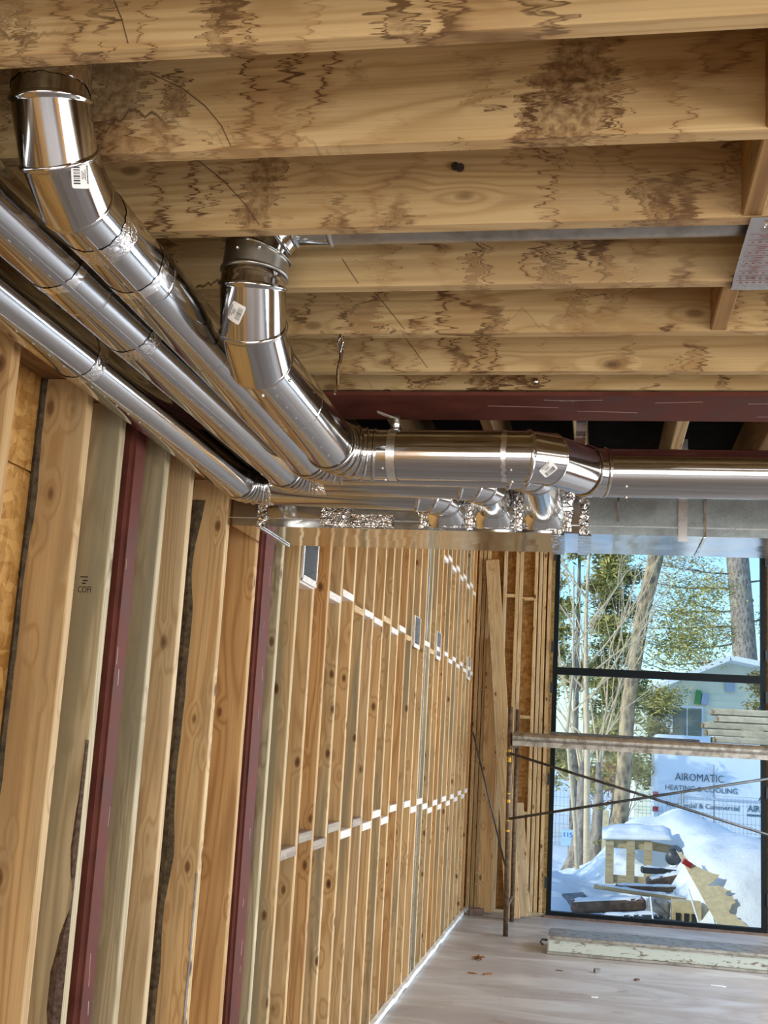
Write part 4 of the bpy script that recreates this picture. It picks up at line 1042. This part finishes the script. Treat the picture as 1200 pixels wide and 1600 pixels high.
mb.tube([(-0.26, 20, -0.45), (-0.33, 20, 0.5), (-0.45, 20, 1.5), (-0.50, 20, 2.0), (-0.42, 20, 3.0), (-0.46, 20, 4.8)], [0.04, 0.036, 0.03, 0.028, 0.022, 0.014], 7); mb.build('trunk', 'twig', t, True)
mb = MB()
for z, sx in ((1.2, -1), (1.9, -1), (2.3, 1), (2.8, -1), (3.4, 1), (3.8, -1)): branch_mb((-0.45, 20, z), (sx*rg.uniform(.5, 1), rg.uniform(-.3, .3), rg.uniform(.5, 1.1)), rg.uniform(.8, 1.3), 0.015, 2, rg, mb)
mb.build('branches', 'twig', t)
# forked grey trunks
for k, (x, lab) in enumerate(((-0.30, 'grey flared trunk rooted in the snow, left of two'), (0.0, 'grey trunk with an ivy strand beside the flared trunk'))):
    t = thing('bare_tree', lab, 'tree', (x, 21.8, -0.45)); mb = MB()
    mb.tube([(x-0.05*(1-k), 21.8, -0.5), (x, 21.8, -0.15), (x+0.04, 21.8, 0.3), (x+0.05, 21.8, 0.9), (x+0.03, 21.8, 1.5)], [0.27-0.10*k, 0.16, 0.115, 0.085, 0.035], 12); mb.build('trunk', 'bark_grey', t, True)
    mb = MB()
    for q in range(4): branch_mb((x+0.04, 21.8, 1.2+0.08*q), (rg.uniform(-.45, .45), .1, 1), rg.uniform(1.6, 2.6), 0.026, 2, rg, mb, .4)
    mb.build('branches', 'twig', t)
    if k: clump_mesh('ivy', [((x+.07, 21.66, 0.1), .05), ((x+.09, 21.66, 0.7), .05), ((x-.05, 21.66, 1.0), .06)], 90, 0.035, .05, 'needle_green', t, 31)
o = MB().box((0.17, 21.5, 0.13), (0.11, 0.04, 1.1), (0.05, 0.02, 0)).build('upright_board', 'ply'); tag(o, 'yellow sunlit board standing upright against the grey trunks', 'board')
# right-hand big tree with limbs
t = thing('pine_tree', 'tall grey pine trunk with bare limbs reaching left, by the window edge', 'tree', (5.9, 50, -0.5))
def far(x, z): return ((x)*1.6667, 50, (z-1.815)*1.6667+1.815)
MB().tube([far(3.75, 0.42), far(3.6, 3.0), far(3.56, 4.0), far(3.48, 5.3), far(3.36, 6.8), far(3.3, 9)], [0.66, 0.53, 0.50, 0.47, 0.46, 0.40], 16).build('trunk', 'bark_grey', t, True)
mb = MB(); rg = random.Random(77)
for z in (3.0, 3.3, 3.7, 4.1, 4.5, 4.9, 5.3, 5.8, 6.2): branch_mb(far(3.45, z), (-1, rg.uniform(-.2, .2), rg.uniform(-.35, .15)), rg.uniform(2.6, 4.2), 0.05, 2, rg, mb, .35)
for z in (4.0, 5.0, 6.0): branch_mb(far(3.6, z), (1, 0, .1), 2.4, 0.045, 2, rg, mb, .35)
mb.build('branches', 'twig_dark', t)
clump_mesh('foliage', [(far(x, z), w) for x, z, w in ((2.4, 6.4, .7), (1.8, 5.9, .6), (2.1, 5.2, .6), (2.9, 5.9, .5), (2.0, 4.6, .55), (2.5, 4.0, .5), (3.0, 4.7, .45), (2.9, 3.7, .4), (4.2, 5.0, .6), (4.3, 3.8, .5), (1.7, 6.6, .6), (2.6, 5.0, .6))], 8500, 0.075, .6, 'needle_tan', t, 8)
# cedar masses at left
def cedar(label, x, y, z0, z1, w, mat, seed, n):
    t = thing('cedar_tree', label, 'tree', (x, y, -0.5)); MB().tube([(x, y, -0.5), (x, y, z1)], [0.11, 0.02], 8).build('trunk', 'bark_grey', t, True)
    rg = random.Random(seed); cs = []
    for k in range(46):
        f = rg.random(); z = z0+(z1-z0)*f; ww = w*(1-0.55*f)
        cs.append(((x+rg.uniform(-ww, ww), y+rg.uniform(-ww*.6, ww*.6), z), 0.22))
    clump_mesh('foliage', cs, int(n*4.5), 0.085, .25, mat, t, seed)
cedar('dense olive cedar behind the bare saplings', -0.6, 33, 0.8, 9.5, 1.6, 'needle_green', 5, 7500)
cedar('dark evergreen between the saplings and the thick pine trunk', 0.55, 36, 0.6, 8.5, 0.8, 'needle_dark', 6, 2600)
cedar('yellow green evergreen at the left edge of the window', -1.75, 30, 0.5, 7.5, 0.75, 'needle_green', 7, 2400)
cedar('small dark shrub tree close to the house corner', 1.9, 38, 0.6, 3.2, 0.35, 'needle_dark', 15, 700)
cedar('gold green bush in front of the house end', 4.9, 36, 2.2, 4.2, 0.5, 'needle_tan', 16, 800)
t = thing('rust_shrub', 'rust coloured leafy shrub behind the construction fence', 'shrub', (0.2, 29.6, -0.5)); mb = MB(); rg = random.Random(5)
for k in range(5): branch_mb((0.25+0.1*k, 29.6, -0.5), (rg.uniform(-.4, .4), 0, 1), 1.5, 0.02, 2, rg, mb)
mb.build('branches', 'twig_dark', t); clump_mesh('foliage', [((0.3, 29.6, 0.9), .3), ((0.25, 29.6, 0.4), .27), ((0.45, 29.6, 1.3), .22)], 420, 0.06, .3, 'needle_rust', t, 9)
# evergreens added out of view, placed to shade the snow
for k, (x, y, lab) in enumerate(((-6.0, 10.4, 'clipped evergreen outside the left edge of the window, nearest the wall'), (-6.2, 13.0, 'clipped evergreen outside the left edge of the window, second of three'), (-6.0, 15.6, 'clipped evergreen outside the left edge of the window, farthest from the wall'))):
    t = thing('hedge_tree', lab, 'tree', (x, y, -0.5)); MB().tube([(x, y, -0.5), (x, y, 3.5)], [0.1, 0.04], 8).build('trunk', 'bark_grey', t, True)
    rg = random.Random(50+k); cs = [((x+rg.uniform(-.6, .6), y+rg.uniform(-.85, .85), rg.uniform(-0.2, 3.5)), 0.2) for q in range(80)]
    clump_mesh('foliage', cs, 5600, 0.10, .2, 'needle_dark', t, 60+k)
# neighbouring house
h = thing('house', 'pale green sided house with snowy roof across the yard', 'house', (3.2, 42, -0.5))
MB().prism([(1.25, -0.5), (7.5, -0.5), (7.5, 4.2), (4.2, 4.75), (1.25, 3.4)], 6, 'y', 40.5).build('wall', 'siding', h)
mb = MB(); 
for k in range(20): mb.box((4.3, 40.48, -0.3+0.22*k*0.95), (6.0 if k < 17 else 4.0, 0.03, 0.012))
mb.build('clapboard_edge', 'white_trim', h, kind='stuff')
mb = MB()
for (xa, za), (xb, zb) in (((0.95, 3.35), (4.2, 4.83)), ((4.2, 4.83), (7.9, 4.2))):
    L = math.hypot(xb-xa, zb-za); mb.box(((xa+xb)/2, 42.6, (za+zb)/2), (L, 6.6, 0.16), (0, -math.atan2(zb-za, xb-xa), 0))
mb.build('roof', 'roof_snow', h)
MB().box((2.2, 40.44, 1.6), (0.24, 0.08, 3.3)).build('corner_board', 'white_trim', h)
wn = MB().box((2.92, 40.44, 2.45), (1.06, 0.08, 1.6)).build('house_window', 'white_trim', h)
MB().box((2.68, 40.39, 2.45), (0.44, 0.03, 1.44)).build('pane', 'house_glass', wn); MB().box((3.17, 40.39, 2.45), (0.44, 0.03, 1.44)).build('pane', 'house_glass', wn)
MB().box((4.3, 40.44, 3.95), (0.3, 0.06, 0.35)).build('vent', 'grey_box', h)
t = thing('hanging_box', 'small green and grey box hung on the house wall above its window', 'box', (3.4, 40.42, 3.55))
MB().box((3.27, 40.42, 3.55), (0.17, 0.12, 0.46), (0, 0.15, 0)).build('green_half', 'green_box', t); MB().box((3.50, 40.42, 3.50), (0.21, 0.12, 0.38), (0, 0.1, 0)).build('grey_half', 'grey_box', t)
# van
v = thing('van', 'white service van with grey lettering parked behind the snow heap', 'van', (4.3, 32, -0.5))
b = bmesh.new(); sec = [(-0.18, -0.95), (-0.18, 0.95), (0.3, 1.0), (1.15, 1.0), (2.1, 0.86), (2.3, 0.74), (2.3, -0.74), (2.1, -0.86), (1.15, -1.0), (0.3, -1.0)]
ringsv = []
for x, sc_, top in ((1.50, 0.96, 0.96), (1.58, 1.0, 1.0), (5.9, 1.0, 1.0), (6.3, 0.97, 0.86), (7.0, 0.94, 0.52), (7.3, 0.9, 0.42)):
    ringsv.append([b.verts.new((x, 33.0+yy*sc_, -0.12+(zz*top if zz > 0.4 else zz))) for zz, yy in sec])
for i in range(len(ringsv)-1):
    for k in range(10): b.faces.new((ringsv[i][k], ringsv[i][(k+1) % 10], ringsv[i+1][(k+1) % 10], ringsv[i+1][k]))
b.faces.new(ringsv[0]); b.faces.new(list(reversed(ringsv[-1]))); bmesh.ops.recalc_face_normals(b, faces=b.faces)
me = bpy.data.meshes.new('body'); b.to_mesh(me); b.free(); link('body', me, 'van_white', v)
for x in (2.45, 6.35):
    for y in (32.05, 33.95):
        w = MB().tube([(x, y-0.1, -0.16), (x, y+0.1, -0.16)], 0.34, 20).build('wheel', 'tyre', v, True); MB().tube([(x, y-0.115, -0.16), (x, y-0.1, -0.16)], 0.18, 14).build('hub', 'grey_box', w, True)
for z in (0.62, 0.25, -0.08):
    MB().box((1.53, 32.05, z), (0.14, 0.16, 0.13)).build('tail_lamp', 'tail_red', v)
mb = MB(); mb.box((4.9, 31.995, 0.62), (0.015, 0.012, 1.7)); mb.box((3.0, 31.995, 0.62), (0.012, 0.012, 1.7)); mb.build('door_seam', 'van_dark', v)
MB().box((3.3, 31.985, 0.60), (2.2, 0.03, 0.05)).build('side_rail', 'grey_box', v)
MB().box((1.48, 33, -0.22), (0.1, 1.9, 0.14)).build('rear_bumper', 'van_dark', v)
Ly = 31.985
text('lettering', 'AIROMATIC', 0.275, (2.02, Ly, 1.02), (math.pi/2, 0, 0), 'van_grey', v, 0.004, sx=0.84)
text('lettering', 'HEATING & COOLING', 0.19, (1.76, Ly, 0.76), (math.pi/2, 0, 0), 'van_grey', v, 0.004, sx=0.96)
text('lettering', 'Residential & Commercial', 0.18, (1.82, Ly, 0.34), (math.pi/2, 0, 0), 'van_grey', v, 0.004, sx=0.96)
text('lettering', 'www.aro-free', 0.15, (1.92, Ly, 0.05), (math.pi/2, 0, 0), 'van_grey', v, 0.004)
text('lettering', 'AIR', 0.24, (3.84, Ly, 0.34), (math.pi/2, 0, 0), 'van_grey', v, 0.004, sx=0.85)
mb = MB().box((4.1, Ly, 0.25), (0.55, 0.004, 0.05)); mb.prism([(4.10, 0.62), (4.32, 1.05), (4.54, 0.62), (4.32, 0.72)], 0.004, 'y', Ly); mb.build('emblem', 'van_grey', v)
# construction fence of wire panels
for k, x0 in enumerate((-2.6, -0.3, 2.0)):
    f = thing('fence_panel', ('wire mesh fence panel at the left edge of the yard', 'wire mesh fence panel behind the thick pine trunk', 'wire mesh fence panel in front of the lettered van')[k], 'fence', (x0+1.1, 27.5+k*0.6, -0.5), 0, 'wire construction fence panels')
    y = 27.5+k*0.6; mb = MB()
    for i in range(25): mb.box((x0+0.09*i, y, 0.15), (0.007, 0.007, 1.25))
    for i in range(7): mb.box((x0+1.1, y, -0.4+0.2*i), (2.2, 0.007, 0.007))
    mb.build('wire_mesh', 'fence_wire', f, kind='stuff'); mb = MB(); mb.tube([(x0, y, -0.5), (x0, y, 0.85)], 0.025, 8); mb.build('fence_post', 'fence_wire', f)
    MB().tube([(x0+2.2, y, -0.5), (x0+2.2, y, 0.85)], 0.025, 8).build('fence_post', 'fence_wire', f)
t = thing('yard_sign', 'small pale blue sign with dark digits in the snow', 'sign', (-0.36, 23.5, -0.5))
MB().box((-0.50, 23.5, 0.02), (0.27, 0.02, 0.30)).build('sign_board', 'sign_blue', t); text('digits', '1155', 0.13, (-0.62, 23.485, 0.03), (math.pi/2, 0, 0), 'sign_ink', t); MB().box((-0.5, 23.51, -0.3), (0.03, 0.02, 0.4)).build('stake', 'pallet', t)
# crates of weathered lumber
def crate(label, x0, x1, y, z0, z1, mid, cat='crate'):
    t = thing('lumber_crate', label, cat, ((x0+x1)/2, y, z0)); w = 0.115; n = 0
    for z in (z0+w/2, z1-w/2): MB().box(((x0+x1)/2, y, z), (x1-x0, 0.03, w)).build('rail', 'pallet', t)
    for x in [x0+w/2, x1-w/2] + mid: MB().box((x, y-0.031, (z0+z1)/2), (w, 0.03, z1-z0+0.02)).build('upright', 'pallet', t)
    MB().box(((x0+x1)/2, y+0.36, z1-w/2), (x1-x0, 0.03, w)).build('rail', 'pallet', t)
    for x in (x0+w/2, x1-w/2): MB().box((x, y+0.18, z1-w/2), (w, 0.33, 0.03)).build('top_board', 'pallet', t)
    return t
crate('weathered open lumber crate standing in snow, under the heap', 0.15, 0.80, 17.5, -0.10, 0.50, [0.50])
vs = []; fs = []
for i in range(19):
    for j in range(9):
        x = 0.10+0.98*i/18; y = 17.42+0.62*j/8; e = min(1, i/2, (18-i)/2, j/1.5)
        vs.append((x, y, 0.515+e*(0.05+0.05*mnoise.noise(Vector((x*4, y*4, 2))))+0.10*j/8+(x-0.1)*0.05))
for i in range(18):
    for j in range(8): a = i*9+j; fs.append((a, a+9, a+10, a+1))
o = link('snow_cover', mesh('snow_cover', vs, fs, True), 'snow'); o['kind'] = 'stuff'; o.modifiers.new('thick', 'SOLIDIFY').thickness = 0.03; tag(o, 'layer of snow lying over the top of the lumber crate', 'snow'); o['kind'] = 'stuff'
o = MB().box((0.95, 17.62, 0.42), (0.34, 0.04, 0.12), (0, 0.12, 0)).build('crossboard', 'pallet'); tag(o, 'short weathered board bridging the crate and the heap', 'board')
t = thing('drain_pipe', 'short black plastic pipe end poking out of the snow heap', 'pipe', (1.07, 17.3, 0.35))
MB().tube([(1.06, 17.15, 0.33), (1.12, 17.5, 0.40)], 0.085, 16).build('pipe_wall', 'black_plastic', t, True); MB().tube([(1.058, 17.14, 0.328), (1.064, 17.17, 0.334)], [0.10, 0.10], 16).build('rim', 'van_dark', t, True)
# splintered plywood sheet on the slope
pl_ = [(1.04, 0.50), (1.58, -0.44), (1.95, -0.36), (1.80, -0.24), (1.74, -0.20), (1.62, -0.12), (1.68, -0.04), (1.74, 0.0), (1.60, 0.06), (1.68, 0.10), (1.52, 0.14), (1.40, 0.13), (1.52, 0.22), (1.55, 0.26), (1.36, 0.30), (1.22, 0.36), (1.14, 0.44)]
rg = random.Random(33); fine = [pl_[0], pl_[1], pl_[2]]
for (xa, za), (xb, zb) in zip(pl_[2:], pl_[3:]+[pl_[0]]):
    for q in range(1, 5): fine.append((xa+(xb-xa)*q/4+(rg.uniform(-.025, .025) if q < 4 else 0), za+(zb-za)*q/4+(rg.uniform(-.012, .012) if q < 4 else 0)))
pl_ = fine[:-1]
mb = MB(); vs = [(x, 15.15+(z+0.4)*1.05-(x-1.04)*0.12, z+0.03) for x, z in pl_]; n = len(vs); vs += [(x, y+0.02, z-0.012) for x, y, z in vs]
mb.add(vs, [tuple(range(n)), tuple(range(2*n-1, n-1, -1))]+[(i, i+n, (i+1) % n+n, (i+1) % n) for i in range(n)]); o = mb.build('plywood_sheet', 'ply'); tag(o, 'splintered raw plywood sheet leaning on the snow slope', 'plywood')
o = MB().box((1.13, 15.90, 0.33), (0.12, 0.06, 0.07), (0, .5, .2)).build('red_scrap', 'tail_red'); o.location = (0.03, -0.02, 0.06); tag(o, 'small red scrap at the top of the plywood sheet', 'scrap')
# scrap heap in front
def scrap(name, label, c, d, rot, mat, cat='scrap', cap=True):
    o = MB().box((0, 0, 0), d).build(name, mat); o.location = c; o.rotation_euler = rot; bv = o.modifiers.new('b', 'BEVEL'); bv.width = min(d)*0.2
    if cap:
        rg = random.Random(int(d[0]*977)); vs = []; fs = []; n = 12
        for i in range(n+1):
            x = (-0.5+i/n)*d[0]*0.94
            for j in range(5):
                y = (-0.5+j/4)*d[1]*0.9; e = 0.0 if i in (0, n) or j in (0, 4) else 1.0
                vs.append((x+rg.uniform(-.02, .02), y, d[2]/2-0.006+e*(0.018+0.03*abs(mnoise.noise(Vector((x*5, y*9, d[0])))))-(0.02 if rg.random() < 0.18 else 0)))
        for i in range(n):
            for j in range(4): a = i*5+j; fs.append((a, a+1, a+6, a+5))
        sc_ = link('snow_cap', mesh('snow_cap', vs, fs, True), 'snow'); sc_.parent = o
    return tag(o, label, cat)
scrap('scrap_beam', 'snow dusted brown beam at the front left of the scrap heap', (0.18, 15.9, -0.20), (0.95, 0.2, 0.16), (0.1, -0.10, 0.15), 'debris_brown', 'beam')
scrap('broken_board', 'dark broken board crossing the middle of the scrap heap', (0.75, 16.5, -0.02), (0.95, 0.14, 0.07), (0, -0.05, -0.1), 'debris_brown', 'board')
scrap('log_piece', 'dark red brown log piece high in the scrap heap', (0.98, 16.7, 0.10), (0.6, 0.14, 0.12), (0.2, -0.22, 0.25), 'debris_brown', 'log')
scrap('grey_plank', 'long pale plank lying across the scrap heap', (0.62, 16.2, -0.06), (1.25, 0.12, 0.05), (0, 0.06, -0.08), 'pallet', 'plank')
scrap('dark_plank', 'dark plank at the back of the scrap heap below the pipe', (0.95, 17.0, 0.16), (0.65, 0.12, 0.09), (0, 0.02, 0.1), 'tarp_dark', 'plank')
scrap('grey_bin', 'grey dented bin standing in the scrap heap', (0.80, 15.75, -0.20), (0.28, 0.2, 0.30), (0.05, 0.03, 0.1), 'debris_grey', 'bin', False)
t = thing('slotted_box', 'raw wooden box with dark slots between the bin and the plywood', 'box', (1.12, 15.7, -0.35))
MB().box((1.14, 15.72, -0.20), (0.36, 0.2, 0.30)).build('box_body', 'ply', t)
for x in (1.04, 1.14, 1.23): MB().box((x, 15.615, -0.24), (0.06, 0.012, 0.10)).build('slot', 'ink', t)
scrap('dark_tarp', 'dark crumpled tarp low in front of the slotted box', (1.2, 15.35, -0.36), (0.75, 0.35, 0.14), (0.1, 0.1, 0.2), 'tarp_dark', 'tarp', False)
scrap('tarp_bundle', 'black bundle wedged under the brown beam', (0.45, 15.55, -0.32), (0.7, 0.3, 0.16), (0.0, -0.08, 0.1), 'tarp_dark', 'bundle')
scrap('slate_sheet', 'flat slate grey sheet lying in the snow left of the scrap heap', (-0.22, 16.5, -0.24), (0.34, 0.4, 0.02), (0.25, -0.1, 0.4), 'debris_grey', 'sheet', False)
for k, (a, b, lab) in enumerate((((1.07, 17.1, 0.22), (1.02, 15.95, -0.16), 'thin pale stick hanging below the black pipe'), ((1.16, 15.62, 0.10), (1.27, 15.14, -0.28), 'thin pale stick slanting beside the plywood sheet'), ((0.70, 15.64, -0.03), (0.73, 15.28, -0.34), 'short white stick in front of the grey bin'))):
    o = MB().tube([a, b], 0.012, 6).build('thin_stick', 'white_trim'); tag(o, lab, 'stick')
